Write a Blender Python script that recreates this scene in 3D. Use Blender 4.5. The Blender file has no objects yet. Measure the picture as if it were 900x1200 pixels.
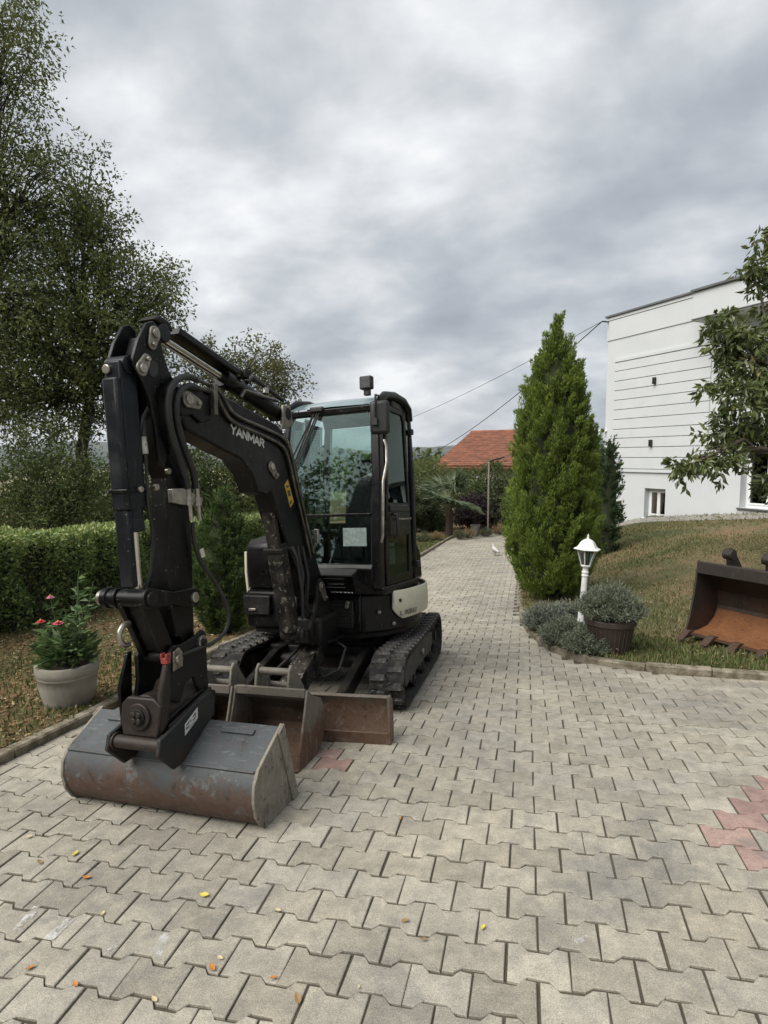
import bpy, math, random
import numpy as np
from mathutils import Matrix, Vector
random.seed(7); RNG = np.random.default_rng(11)
scene = bpy.context.scene
COL = scene.collection
V = lambda *a: np.array(a, dtype=float)

# ------------------------------------------------------------------ camera
F = 700.0; YH = 538.0                       # focal length and horizon row, in pixels of the 900x1200 photograph
C = V(.0309, -2.8175, 1.6253); YAW = -.233; PT = math.atan((600 - YH) / F)
cam = bpy.data.cameras.new('camera'); cam_o = bpy.data.objects.new('camera', cam); COL.objects.link(cam_o)
cam.sensor_fit = 'VERTICAL'; cam.sensor_height = 36; cam.lens = 36 * F / 1200
cam.clip_start = .05; cam.clip_end = 9000
cam_o.location = C; cam_o.rotation_euler = (math.pi / 2 - PT, 0, -YAW)
scene.camera = cam_o

# ------------------------------------------------------------------ sky, sun, exposure
SUN_EL, SUN_AZ = math.radians(50), math.radians(222)      # azimuth measured from +y towards +x
w = bpy.data.worlds.new('World'); scene.world = w; w.use_nodes = True
nt = w.node_tree; nt.nodes.clear()
def nd(t, **k):
    n = nt.nodes.new(t)
    for a, b in k.items(): setattr(n, a, b)
    return n
L = nt.links.new
tc = nd('ShaderNodeTexCoord'); sep = nd('ShaderNodeSeparateXYZ'); L(tc.outputs['Generated'], sep.inputs[0])
ab = nd('ShaderNodeMath', operation='ABSOLUTE'); L(sep.outputs['Z'], ab.inputs[0])
zc = nd('ShaderNodeMath', operation='ADD'); L(ab.outputs[0], zc.inputs[0]); zc.inputs[1].default_value = .36
dx = nd('ShaderNodeMath', operation='DIVIDE'); L(sep.outputs['X'], dx.inputs[0]); L(zc.outputs[0], dx.inputs[1])
dy = nd('ShaderNodeMath', operation='DIVIDE'); L(sep.outputs['Y'], dy.inputs[0]); L(zc.outputs[0], dy.inputs[1])
cb = nd('ShaderNodeCombineXYZ'); L(dx.outputs[0], cb.inputs[0]); L(dy.outputs[0], cb.inputs[1])
mp = nd('ShaderNodeMapping'); L(cb.outputs[0], mp.inputs[0]); mp.inputs['Location'].default_value = (3.3, 1.9, .7); mp.inputs['Rotation'].default_value = (0, 0, .35); mp.inputs['Scale'].default_value = (1.0, 1.2, 1)
n1 = nd('ShaderNodeTexNoise'); L(mp.outputs[0], n1.inputs['Vector']); n1.inputs['Scale'].default_value = 3.1; n1.inputs['Detail'].default_value = 10; n1.inputs['Roughness'].default_value = .53; n1.inputs['Distortion'].default_value = .12
n2 = nd('ShaderNodeTexNoise'); L(mp.outputs[0], n2.inputs['Vector']); n2.inputs['Scale'].default_value = 1.15; n2.inputs['Detail'].default_value = 4; n2.inputs['Roughness'].default_value = .5; n2.inputs['Distortion'].default_value = .1
mx = nd('ShaderNodeMix', data_type='FLOAT'); mx.inputs[0].default_value = .47; L(n1.outputs['Fac'], mx.inputs[2]); L(n2.outputs['Fac'], mx.inputs[3])
rp = nd('ShaderNodeValToRGB'); L(mx.outputs[0], rp.inputs[0])
el = rp.color_ramp.elements; el[0].position = .35; el[0].color = (.38, .415, .465, 1); el[1].position = .63; el[1].color = (.98, .99, 1.0, 1)
e = el.new(.43); e.color = (.47, .505, .550, 1); e = el.new(.50); e.color = (.60, .635, .670, 1); e = el.new(.56); e.color = (.77, .795, .82, 1)
sky = nd('ShaderNodeTexSky', sky_type='NISHITA'); sky.sun_disc = False; sky.sun_elevation = SUN_EL; sky.sun_rotation = SUN_AZ; sky.dust_density = 3
bg1 = nd('ShaderNodeBackground'); L(sky.outputs[0], bg1.inputs[0]); bg1.inputs[1].default_value = .05
bg2 = nd('ShaderNodeBackground'); L(rp.outputs[0], bg2.inputs[0]); bg2.inputs[1].default_value = .298
ms = nd('ShaderNodeMixShader'); ms.inputs[0].default_value = .95; L(bg1.outputs[0], ms.inputs[1]); L(bg2.outputs[0], ms.inputs[2])
wo = nd('ShaderNodeOutputWorld'); L(ms.outputs[0], wo.inputs[0])

sl = bpy.data.lights.new('sun', 'SUN'); sl.energy = 1.5; sl.angle = math.radians(50); sl.color = (1, .96, .90)
so = bpy.data.objects.new('sun', sl); COL.objects.link(so)
sd = V(math.sin(SUN_AZ) * math.cos(SUN_EL), math.cos(SUN_AZ) * math.cos(SUN_EL), math.sin(SUN_EL))
so.rotation_euler = Vector(-sd).to_track_quat('-Z', 'Y').to_euler()
vs = scene.view_settings; vs.view_transform = 'Standard'; vs.look = 'None'; vs.exposure = 1.75; vs.gamma = 1; vs.use_curve_mapping = False
scene.render.resolution_x = 768; scene.render.resolution_y = 1024
try:
    scene.cycles.max_bounces = 8; scene.cycles.transparent_max_bounces = 16; scene.cycles.caustics_reflective = False; scene.cycles.caustics_refractive = False
except Exception: pass

# ------------------------------------------------------------------ pixel -> direction, ground
fw = V(math.sin(YAW), math.cos(YAW), 0); rt = V(math.cos(YAW), -math.sin(YAW), 0); up = V(0, 0, 1)
cf = fw * math.cos(PT) - up * math.sin(PT); cu = fw * math.sin(PT) + up * math.cos(PT)
def ray(px, py): return cf + rt * ((px - 450) / F) - cu * ((py - 600) / F)
def at(px, py, depth): return C + ray(px, py) * depth
def proj(p):
    v = np.asarray(p) - C; z = v @ cf
    return 450 + F * (v @ rt) / z, 600 - F * (v @ cu) / z, z
_S = [-8, -1.26, -.56, 0, .7, 1.4, 2.1, 2.8, 3.92, 6, 9.5, 14, 18, 25, 40]
_Z = [.03, .017, 0, -.024, -.0775, -.137, -.2, -.261, -.3635, -.52, -.68, -.81, -.89, -1.0, -1.3]
def g(x, y):                                 # surface of the paved drive
    return np.interp(y, _S, _Z) + .0542 * 3.2 * np.tanh(np.asarray(x) / 3.2)
def on_ground(px, py, hf=g):
    d = ray(px, py); t = np.arange(.5, 90, .01); p = C + t[:, None] * d
    i = int(np.argmax(p[:, 2] - hf(p[:, 0], p[:, 1]) < 0)); return p[i]

# ------------------------------------------------------------------ mesh helpers
class MB:
    def __init__(s): s.v = []; s.f = []
    def add(s, vs, fs):
        o = len(s.v); s.v += [tuple(map(float, p)) for p in vs]; s.f += [tuple(i + o for i in f) for f in fs]; return s
    def box(s, c, size, ax=None):
        c = np.asarray(c, float); h = np.asarray(size, float) / 2; ax = np.eye(3) if ax is None else np.asarray(ax)
        vs = [c + ax[0] * (sx * h[0]) + ax[1] * (sy * h[1]) + ax[2] * (sz * h[2]) for sz in (-1, 1) for sy in (-1, 1) for sx in (-1, 1)]
        return s.add(vs, [(0, 2, 3, 1), (4, 5, 7, 6), (0, 1, 5, 4), (2, 6, 7, 3), (0, 4, 6, 2), (1, 3, 7, 5)])
    def prism(s, poly, fn, t0, t1):          # fn(a, b, t) -> point ; poly in (a, b)
        n = len(poly); vs = [fn(a, b, t0) for a, b in poly] + [fn(a, b, t1) for a, b in poly]
        fs = [tuple(range(n))[::-1], tuple(range(n, 2 * n))] + [(i, (i + 1) % n, n + (i + 1) % n, n + i) for i in range(n)]
        return s.add(vs, fs)
    def tube(s, path, r, n=8, caps=True):
        P = [np.asarray(p, float) for p in path]; R = r if hasattr(r, '__len__') else [r] * len(P)
        rings = []; prev = None
        for i, p in enumerate(P):
            t = P[min(i + 1, len(P) - 1)] - P[max(i - 1, 0)]; t = t / (np.linalg.norm(t) + 1e-9)
            if prev is None:
                a = np.cross(t, V(0, 0, 1)); a = a if np.linalg.norm(a) > .1 else np.cross(t, V(1, 0, 0))
            else: a = prev - t * (prev @ t)
            a = a / (np.linalg.norm(a) + 1e-9); prev = a; b = np.cross(t, a)
            rings.append([p + (a * math.cos(k * 2 * math.pi / n) + b * math.sin(k * 2 * math.pi / n)) * R[i] for k in range(n)])
        vs = [q for rg in rings for q in rg]; fs = []
        for i in range(len(P) - 1):
            for k in range(n): fs.append((i * n + k, i * n + (k + 1) % n, (i + 1) * n + (k + 1) % n, (i + 1) * n + k))
        if caps: fs += [tuple(range(n))[::-1], tuple(range((len(P) - 1) * n, len(P) * n))]
        return s.add(vs, fs)
    def cyl(s, a, b, r, n=16, r2=None): return s.tube([a, b], [r, r if r2 is None else r2], n)
    def lathe(s, prof, o=(0, 0, 0), n=28, closed=False):
        o = np.asarray(o, float); m = len(prof)
        vs = [o + V(r * math.cos(k * 2 * math.pi / n), r * math.sin(k * 2 * math.pi / n), z) for r, z in prof for k in range(n)]
        fs = [(i * n + k, i * n + (k + 1) % n, (i + 1) * n + (k + 1) % n, (i + 1) * n + k) for i in range(m - 1) for k in range(n)]
        if not closed: fs += [tuple(range(n))[::-1], tuple(range((m - 1) * n, m * n))]
        return s.add(vs, fs)
    def grid(s, P):                          # P[i][j] points
        a, b = len(P), len(P[0]); vs = [p for r in P for p in r]
        return s.add(vs, [(i * b + j, i * b + j + 1, (i + 1) * b + j + 1, (i + 1) * b + j) for i in range(a - 1) for j in range(b - 1)])
def link_mesh(name, me, mat, parent):
    if mat is not None: me.materials.append(mat)
    o = bpy.data.objects.new(name, me); COL.objects.link(o)
    if parent is not None: o.parent = parent
    return o
def obj(name, m, mat, parent=None, bevel=0, smooth=35, seg=2):
    me = bpy.data.meshes.new(name); me.from_pydata(m.v, [], m.f); me.update()
    if smooth:
        me.polygons.foreach_set('use_smooth', [True] * len(me.polygons)); me.set_sharp_from_angle(angle=math.radians(smooth))
    o = link_mesh(name, me, mat, parent)
    if bevel:
        b = o.modifiers.new('bevel', 'BEVEL'); b.width = bevel; b.segments = seg; b.limit_method = 'ANGLE'; b.angle_limit = math.radians(40)
    return o
def np_mesh(name, verts, faces, mat, parent=None, rnd=None, smooth=False):   # faces: (n,k) int array
    verts = np.asarray(verts, np.float32); faces = np.asarray(faces, np.int32); n, k = faces.shape
    me = bpy.data.meshes.new(name); me.vertices.add(len(verts)); me.vertices.foreach_set('co', verts.ravel())
    me.loops.add(n * k); me.loops.foreach_set('vertex_index', faces.ravel()); me.polygons.add(n)
    me.polygons.foreach_set('loop_start', np.arange(0, n * k, k, dtype=np.int32))
    me.polygons.foreach_set('use_smooth', np.full(n, smooth))
    if rnd is not None:
        a = me.attributes.new('rnd', 'FLOAT', 'FACE'); a.data.foreach_set('value', np.asarray(rnd, np.float32))
    me.update(calc_edges=True); me.validate()
    return link_mesh(name, me, mat, parent)
def tag(o, label=None, cat=None, group=None, kind=None):
    for k, x in (('label', label), ('category', cat), ('group', group), ('kind', kind)):
        if x: o[k] = x
    return o
def empty(name, loc=(0, 0, 0), rz=0):
    o = bpy.data.objects.new(name, None); COL.objects.link(o); o.location = tuple(map(float, loc)); o.rotation_euler = (0, 0, rz); o.empty_display_size = .1; return o
def rename(o, n): o.name = n; return o
def copy_tree(o, parent=None):
    c = o.copy(); COL.objects.link(c); c.parent = parent
    for ch in [k for k in bpy.data.objects if k.parent == o]: copy_tree(ch, c)
    return c
def nrm(v): v = np.asarray(v, float); return v / (np.linalg.norm(v) + 1e-12)

# ------------------------------------------------------------------ materials
def newmat(name):
    m = bpy.data.materials.new(name); m.use_nodes = True; t = m.node_tree; t.nodes.clear(); return m, t
def N(t, ty, **k):
    n = t.nodes.new(ty)
    for a, b in k.items(): setattr(n, a, b)
    return n
def noise(t, vec, scale, detail=5, rough=.55, dist=0):
    n = N(t, 'ShaderNodeTexNoise'); n.inputs['Scale'].default_value = scale; n.inputs['Detail'].default_value = detail; n.inputs['Roughness'].default_value = rough; n.inputs['Distortion'].default_value = dist
    t.links.new(vec, n.inputs['Vector']); return n.outputs['Fac']
def ramp(t, fac, stops):
    r = N(t, 'ShaderNodeValToRGB'); t.links.new(fac, r.inputs[0]); e = r.color_ramp.elements
    while len(e) < len(stops): e.new(.5)
    for i, (p, c) in enumerate(stops): e[i].position = p; e[i].color = (*c, 1) if len(c) == 3 else c
    return r.outputs[0]
def mixc(t, fac, a, b, mode='MIX'):
    m = N(t, 'ShaderNodeMix', data_type='RGBA', blend_type=mode)
    for sock, x in ((m.inputs[0], fac), (m.inputs[6], a), (m.inputs[7], b)):
        if isinstance(x, (int, float)): sock.default_value = x
        elif isinstance(x, tuple): sock.default_value = (*x, 1)
        else: t.links.new(x, sock)
    return m.outputs[2]
def math_(t, op, a, b=0.0, clamp=False):
    m = N(t, 'ShaderNodeMath', operation=op); m.use_clamp = clamp
    for i, x in enumerate((a, b)):
        if isinstance(x, (int, float)): m.inputs[i].default_value = x
        else: t.links.new(x, m.inputs[i])
    return m.outputs[0]
def finish(t, col, rough=.6, metal=0.0, bump=None, bstr=.3, bdist=.01, spec=.5, coat=0):
    b = N(t, 'ShaderNodeBsdfPrincipled'); o = N(t, 'ShaderNodeOutputMaterial')
    for nm, x in (('Base Color', col), ('Roughness', rough), ('Metallic', metal)):
        if isinstance(x, tuple): b.inputs[nm].default_value = (*x, 1)
        elif isinstance(x, (int, float)): b.inputs[nm].default_value = x
        else: t.links.new(x, b.inputs[nm])
    b.inputs['Specular IOR Level'].default_value = spec; b.inputs['Coat Weight'].default_value = coat
    if bump is not None:
        n = N(t, 'ShaderNodeBump'); n.inputs['Strength'].default_value = bstr; n.inputs['Distance'].default_value = bdist
        t.links.new(bump, n.inputs['Height']); t.links.new(n.outputs[0], b.inputs['Normal'])
    t.links.new(b.outputs[0], o.inputs[0]); return b
def objco(t): return N(t, 'ShaderNodeTexCoord').outputs['Object']
def simple(name, c1, c2=None, scale=6, rough=.6, metal=0, bstr=0, bscale=40, bdist=.004, c3=None, spec=.5, pos=(.35, .65)):
    m, t = newmat(name); co = objco(t); c2 = c2 or tuple(x * .8 for x in c1)
    st = [(pos[0], c1), (pos[1], c2)] + ([(min(.99, pos[1] + .12), c3)] if c3 else [])
    col = ramp(t, noise(t, co, scale, 8, .62), st)
    r = math_(t, 'ADD', math_(t, 'MULTIPLY', noise(t, co, scale * 2.3, 4), .25), rough - .12, True)
    finish(t, col, r, metal, noise(t, co, bscale, 5) if bstr else None, bstr, bdist, spec); return m
def painted(name, base, dust=(.10, .09, .075), amt=.35, rough=.42, scale=5, chip=None):
    m, t = newmat(name); co = objco(t)
    a = math_(t, 'MULTIPLY', ramp(t, noise(t, co, scale, 9, .68, .3), [(.42, (0, 0, 0)), (.64, (1, 1, 1))]), amt)
    col = mixc(t, a, base, dust)
    sc = N(t, 'ShaderNodeMapping'); t.links.new(co, sc.inputs[0]); sc.inputs['Scale'].default_value = (30, 30, 5)
    scr = ramp(t, noise(t, sc.outputs[0], 1.4, 6, .7), [(.60, (0, 0, 0)), (.66, (1, 1, 1))])
    col = mixc(t, math_(t, 'MULTIPLY', scr, .14), col, (.13, .12, .105))
    spk = ramp(t, noise(t, co, 62, 3, .6), [(.685, (0, 0, 0)), (.70, (1, 1, 1))]); col = mixc(t, math_(t, 'MULTIPLY', spk, .55), col, (.20, .19, .17))
    if chip: col = mixc(t, ramp(t, noise(t, co, 26, 6, .7), [(.575, (0, 0, 0)), (.615, (1, 1, 1))]), col, chip)
    r = math_(t, 'ADD', math_(t, 'MULTIPLY', a, .6), math_(t, 'ADD', math_(t, 'MULTIPLY', noise(t, co, 11, 5), .2), rough - .1), True)
    finish(t, col, r, 0, noise(t, co, 70, 4), .06, .004, .22); return m
def foliage(name, stops, trans=.25, rough=.55, spec=.3, clump=None):
    m, t = newmat(name); a = N(t, 'ShaderNodeAttribute', attribute_name='rnd')
    f = a.outputs['Fac']
    if clump: f = math_(t, 'ADD', math_(t, 'MULTIPLY', f, .65), math_(t, 'MULTIPLY', ramp(t, noise(t, objco(t), clump, 3), [(.3, (0, 0, 0)), (.7, (1, 1, 1))]), .35), True)
    col = ramp(t, f, stops)
    b = finish(t, col, rough, 0, spec=spec)
    tr = N(t, 'ShaderNodeBsdfTranslucent'); t.links.new(col, tr.inputs[0]); mx = N(t, 'ShaderNodeMixShader'); mx.inputs[0].default_value = trans
    out = [n for n in t.nodes if n.type == 'OUTPUT_MATERIAL'][0]
    t.links.new(b.outputs[0], mx.inputs[1]); t.links.new(tr.outputs[0], mx.inputs[2]); t.links.new(mx.outputs[0], out.inputs[0]); return m
def glass(name, tint=(.75, .88, .84), refl=(.9, 1, .98), rough=.02, base=.06, power=1.45):
    m, t = newmat(name); o = N(t, 'ShaderNodeOutputMaterial'); tr = N(t, 'ShaderNodeBsdfTransparent'); tr.inputs[0].default_value = (*tint, 1)
    gl = N(t, 'ShaderNodeBsdfGlossy'); gl.inputs[0].default_value = (*refl, 1); gl.inputs['Roughness'].default_value = rough
    fr = N(t, 'ShaderNodeFresnel'); fr.inputs[0].default_value = power
    f = math_(t, 'ADD', fr.outputs[0], base, True); mx = N(t, 'ShaderNodeMixShader')
    t.links.new(f, mx.inputs[0]); t.links.new(tr.outputs[0], mx.inputs[1]); t.links.new(gl.outputs[0], mx.inputs[2]); t.links.new(mx.outputs[0], o.inputs[0]); return m

def paver_mat(name, red=False, per_object=True):
    m, t = newmat(name); tcn = N(t, 'ShaderNodeTexCoord')
    geo = N(t, 'ShaderNodeNewGeometry'); pos = geo.outputs['Position']
    if per_object: rv_ = N(t, 'ShaderNodeObjectInfo').outputs['Random']
    else: rv_ = N(t, 'ShaderNodeAttribute', attribute_name='rnd').outputs['Fac']
    if red: base = ramp(t, rv_, [(0, (.255, .172, .155)), (1, (.31, .222, .20))])
    else: base = ramp(t, rv_, [(0, (.250, .233, .196)), (.22, (.286, .268, .226)), (.6, (.312, .294, .250)), (.85, (.298, .283, .248)), (1, (.350, .331, .284))])
    big = ramp(t, noise(t, pos, .9, 5, .6), [(.36, (.84, .84, .86)), (.60, (1.08, 1.07, 1.04))])
    col = mixc(t, 1.0, base, big, 'MULTIPLY')
    mid = ramp(t, noise(t, pos, 13, 7, .68), [(.36, (.80, .80, .80)), (.64, (1.16, 1.15, 1.12))])
    col = mixc(t, 1.0, col, mid, 'MULTIPLY')
    stain = ramp(t, noise(t, pos, 2.6, 8, .72, .6), [(.565, (0, 0, 0)), (.64, (1, 1, 1))])
    col = mixc(t, math_(t, 'MULTIPLY', stain, .45), col, (.165, .160, .148))
    for (sx_, sy_, sr_, sa_) in ((.36, -.52, .34, .75), (.62, -.30, .26, .6), (.14, -.80, .22, .5), (-.62, .30, .20, .45), (-.50, .62, .16, .4), (-2.05, -.95, .12, .6), (.95, 1.05, .10, .6)):   # oil and tyre stains
        vd = N(t, 'ShaderNodeVectorMath', operation='DISTANCE'); t.links.new(pos, vd.inputs[0]); vd.inputs[1].default_value = (sx_, sy_, .0)
        f_ = math_(t, 'SUBTRACT', math_(t, 'ADD', math_(t, 'SUBTRACT', 1.0, math_(t, 'MULTIPLY', vd.outputs['Value'], 1 / sr_)), math_(t, 'MULTIPLY', noise(t, pos, 9, 6, .7), 1.9)), 1.05, True)
        col = mixc(t, math_(t, 'MULTIPLY', f_, sa_), col, (.125, .125, .122))
    vo = N(t, 'ShaderNodeTexVoronoi'); vo.inputs['Scale'].default_value = 170; t.links.new(pos, vo.inputs['Vector'])
    spk = ramp(t, vo.outputs['Distance'], [(.10, (.62, .62, .62)), (.34, (1, 1, 1))]); col = mixc(t, .75, col, spk, 'MULTIPLY')
    fine = noise(t, pos, 260, 3, .7)
    col = mixc(t, 1.0, col, ramp(t, fine, [(.33, (.66, .66, .67)), (.67, (1.32, 1.31, 1.28))]), 'MULTIPLY')
    sc = N(t, 'ShaderNodeMapping'); t.links.new(pos, sc.inputs[0]); sc.inputs['Rotation'].default_value = (0, 0, .5); sc.inputs['Scale'].default_value = (3, 40, 3)
    scr = ramp(t, noise(t, sc.outputs[0], 2.2, 6, .75, .4), [(.63, (0, 0, 0)), (.68, (1, 1, 1))]); col = mixc(t, math_(t, 'MULTIPLY', scr, .3), col, (.46, .445, .40))
    h = math_(t, 'ADD', math_(t, 'MULTIPLY', fine, .6), math_(t, 'MULTIPLY', noise(t, pos, 40, 5, .6), .8))
    finish(t, col, .88, 0, h, .55, .004, .3); return m

M = {}
M['paver'] = paver_mat('paver'); M['paver_red'] = paver_mat('paver_red', True); M['paver_far'] = paver_mat('paver_far', False, False)
M['joint'] = simple('joint_sand', (.052, .043, .029), (.080, .068, .046), 9, .95, 0, .6, 60, .01, c3=(.045, .052, .020))
M['kerb'] = simple('kerb_concrete', (.225, .20, .15), (.125, .105, .072), 9, .92, 0, .8, 30, .012, c3=(.07, .066, .038), pos=(.42, .56))
M['black'] = painted('black_paint', (.00200, .00210, .00240), (.01700, .01550, .01350), .24, .30)
M['black_d'] = painted('black_paint_dusty', (.00302, .00308, .00330), (.03025, .02640, .02145), .48, .48)
M['blueblack'] = painted('blue_black_paint', (.00600, .00720, .00990), (.02700, .02820, .03000), .4, .34)
M['worn'] = painted('worn_black_steel', (.00525, .00525, .00525), (.05250, .04350, .03300), .7, .5, 9, chip=(.15000, .13500, .11250))
M['cream'] = painted('cream_paint', (.50, .48, .37), (.33, .30, .23), .35, .34)
M['rubber'] = painted('track_rubber', (.00700, .00700, .00770), (.05950, .05600, .04900), .8, .75, 12)
M['rubber_worn'] = painted('track_rubber_worn', (.010, .010, .011), (.17, .162, .148), 1.0, .8, 4.5, chip=(.15, .143, .13))
M['frame_grey'] = painted('track_frame_paint', (.028, .029, .029), (.09, .083, .07), .6, .5)
M['hose'] = simple('hose_rubber', (.00900, .00900, .00900), (.01750, .01700, .01600), 20, .62)
M['steel'] = simple('bare_steel', (.44, .42, .37), (.20, .18, .155), 16, .34, .85)
M['tube'] = simple('painted_tube', (.16, .15, .13), (.05, .046, .04), 10, .30, .7)
M['chrome'] = simple('chrome_rod', (.66, .65, .63), (.55, .54, .52), 6, .2, 1)
M['pinplate'] = simple('pin_plate', (.32, .305, .26), (.14, .125, .10), 24, .42, .75)
M['white_txt'] = simple('white_lettering', (.56, .56, .54), (.48, .48, .46), 30, .5)
M['dark_txt'] = simple('dark_lettering', (.06, .06, .055), None, 8, .6)
M['grey_txt'] = simple('grey_lettering', (.10, .10, .10), None, 8, .6)
M['yellow'] = simple('yellow_sticker', (.50, .31, .03), (.42, .26, .03), 30, .5)
M['paper'] = simple('sticker_paper', (.26, .32, .30), (.16, .2, .19), 34, .6)
M['lamp_lens'] = simple('lamp_lens', (.05, .052, .055), (.09, .09, .095), 40, .15)
M['glass'] = glass('cab_glass', (.82, .90, .875), (.76, .90, .87), .012, .06)
M['glass_dark'] = glass('door_glass', (.45, .55, .52), (.6, .75, .72), .012, .0)
M['roof_glass'] = simple('roof_light', (.17, .24, .245), (.15, .21, .22), 3, .14, 0, spec=.9)
M['plastic'] = simple('black_plastic', (.00600, .00600, .00650), (.01000, .01000, .01000), 12, .5)
M['fabric'] = simple('seat_fabric', (.00900, .00960, .01020), (.01680, .01680, .01680), 30, .85)
M['red_paint'] = simple('red_plastic', (.26, .035, .032), (.17, .03, .025), 40, .6)
M['window'] = glass('window_glass', (.30, .33, .34), (.9, .95, .95), .02, .05)

def rust_mat(name, paint, rust, rust2, level, spread, scale=5, rough=.6, lo=None):
    m, t = newmat(name); co = objco(t); sp = N(t, 'ShaderNodeSeparateXYZ'); t.links.new(co, sp.inputs[0])
    n = noise(t, co, scale, 9, .68, .4)
    z = math_(t, 'SUBTRACT', level, sp.outputs['Z']); f = math_(t, 'ADD', math_(t, 'MULTIPLY', z, 1 / spread), math_(t, 'SUBTRACT', math_(t, 'MULTIPLY', n, 5.0), 2.3), True)
    rc = ramp(t, noise(t, co, scale * 3, 8, .7), [(.3, rust), (.52, rust2), (.72, tuple(x * .55 for x in rust))])
    pc = ramp(t, noise(t, co, scale * .8, 6, .6), [(.35, paint), (.7, tuple(x * .72 for x in paint))])
    col = mixc(t, f, pc, rc)
    chips = ramp(t, noise(t, co, 30, 7, .78), [(.575, (0, 0, 0)), (.61, (1, 1, 1))]); col = mixc(t, math_(t, 'MULTIPLY', chips, .75), col, rust2)
    sc = N(t, 'ShaderNodeMapping'); t.links.new(co, sc.inputs[0]); sc.inputs['Scale'].default_value = (6, 30, 4); sc.inputs['Rotation'].default_value = (.3, .2, .5)
    scr = ramp(t, noise(t, sc.outputs[0], 1.6, 8, .78, .5), [(.565, (0, 0, 0)), (.61, (1, 1, 1))]); col = mixc(t, math_(t, 'MULTIPLY', scr, .55), col, tuple(min(1, x * 1.9) for x in paint))
    drk = ramp(t, noise(t, co, 17, 8, .75, .4), [(.36, (1, 1, 1)), (.43, (0, 0, 0))]); col = mixc(t, math_(t, 'MULTIPLY', drk, .6), col, (.028, .02, .015))
    finish(t, col, math_(t, 'ADD', math_(t, 'MULTIPLY', n, .3), rough - .15, True), .25, noise(t, co, 60, 6, .7), .25, .004); return m
M['bucket'] = rust_mat('bucket_shell', (.072, .081, .085), (.056, .030, .021), (.090, .056, .040), .215, .10)
M['bucket_side'] = rust_mat('bucket_side', (.225, .205, .168), (.10, .075, .055), (.045, .038, .032), -.03, .2, 9, .75)
M['bucket_ear'] = rust_mat('bucket_ear', (.01680, .01840, .01920), (.02080, .01360, .00960), (.03360, .02320, .01680), .36, .2, 9)
M['rust_pin'] = rust_mat('rusty_pin', (.01800, .01350, .01088), (.01800, .01125, .00825), (.03450, .02325, .01800), .5, .4, 14)
M['bucket2'] = rust_mat('worn_bucket', (.145, .130, .105), (.075, .038, .022), (.105, .066, .042), .25, .10, 7, .7)
M['ear'] = rust_mat('worn_ear', (.17, .155, .125), (.11, .075, .05), (.07, .05, .038), .2, .3, 16, .7)
M['blade'] = rust_mat('blade_steel', (.11, .095, .078), (.090, .047, .028), (.13, .082, .055), .27, .06, 8, .6)
M['big_rust'] = rust_mat('deep_rust', (.030, .024, .020), (.036, .021, .014), (.065, .034, .02), .4, .5, 5, .7)
M['orange_rust'] = rust_mat('orange_rust', (.155, .062, .021), (.125, .047, .017), (.20, .085, .032), .4, .5, 4, .85)

# ================================================================== the setting: ground, drive, kerbs
LK = [(-2.90, -8), (-2.90, 0), (-2.92, 1), (-3.02, 3.5), (-2.85, 8), (-2.56, 12), (-2.33, 16.4), (-2.0, 17.4), (-1.2, 18.2), (0, 18.9), (2, 20.2), (6, 23.5), (9, 26)]
RK = [(9, 1.65), (5, 1.98), (3, 2.25), (1.93, 2.37), (1.2, 2.47), (.69, 2.70), (.38, 3.05), (.20, 3.55), (.06, 4.3), (-.03, 5.4), (-.09, 7.5), (-.06, 10), (-.02, 13), (.3, 15), (1.0, 16.4), (2.5, 17.8), (6, 20.4), (9, 22.6)]
def densify(P, step):
    P = [V(*p) for p in P]; out = [P[0]]
    for i in range(len(P) - 1):                      # Catmull-Rom
        p0, p1, p2, p3 = P[max(i - 1, 0)], P[i], P[i + 1], P[min(i + 2, len(P) - 1)]
        n = max(1, int(np.linalg.norm(p2 - p1) / step))
        for k in range(1, n + 1):
            t = k / n; out.append(.5 * ((2 * p1) + (p2 - p0) * t + (2 * p0 - 5 * p1 + 4 * p2 - p3) * t * t + (3 * p1 - p0 - 3 * p2 + p3) * t ** 3))
    return np.array(out)
LKd, RKd = densify(LK, .1), densify(RK, .1)
DRIVE = np.vstack([LKd, RKd[::-1], [(9, -8)]])
def inside(x, y, poly):
    poly = np.asarray(poly); poly = np.vstack([poly[:-4:3], poly[-4:]])
    x = np.asarray(x, float); y = np.asarray(y, float); c = np.zeros(x.shape, bool); n = len(poly); j = n - 1
    for i in range(n):
        xi, yi = poly[i]; xj, yj = poly[j]
        if yi != yj: c ^= ((yi > y) != (yj > y)) & (x < (xj - xi) * (y - yi) / (yj - yi) + xi)
        j = i
    return c
def dist_to(x, y, line):
    x = np.asarray(x, float); y = np.asarray(y, float); d = np.full(x.shape, 1e9)
    for p in line[::2]: d = np.minimum(d, (x - p[0]) ** 2 + (y - p[1]) ** 2)
    return np.sqrt(d)
def sstep(a, b, x): t = np.clip((np.asarray(x, float) - a) / (b - a), 0, 1); return t * t * (3 - 2 * t)
def lawn_z(x, y):
    d = dist_to(x, y, RKd); e = sstep(.0, 3.2, d)
    return (g(x, y) + .055) * (1 - e) + np.clip(.09 + .19 * (np.asarray(x) - 3.1), -.35, 1.0) * e + .02 * np.sin(np.asarray(x) * 1.7 + np.asarray(y)) * sstep(.5, 3, d)
def bed_z(x, y):
    d = dist_to(x, y, LKd); return g(x, y) + .05 + .03 * np.sin(np.asarray(x) * 2.1 + np.asarray(y) * 1.3) * sstep(.3, 2, d)
def far_z(x, y):
    r = np.hypot(np.asarray(x, float), np.asarray(y, float))
    z = -1.1 - 3.5 * sstep(25, 90, r) - 14 * sstep(80, 380, r)
    return z + 9 * sstep(380, 800, r)

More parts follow.
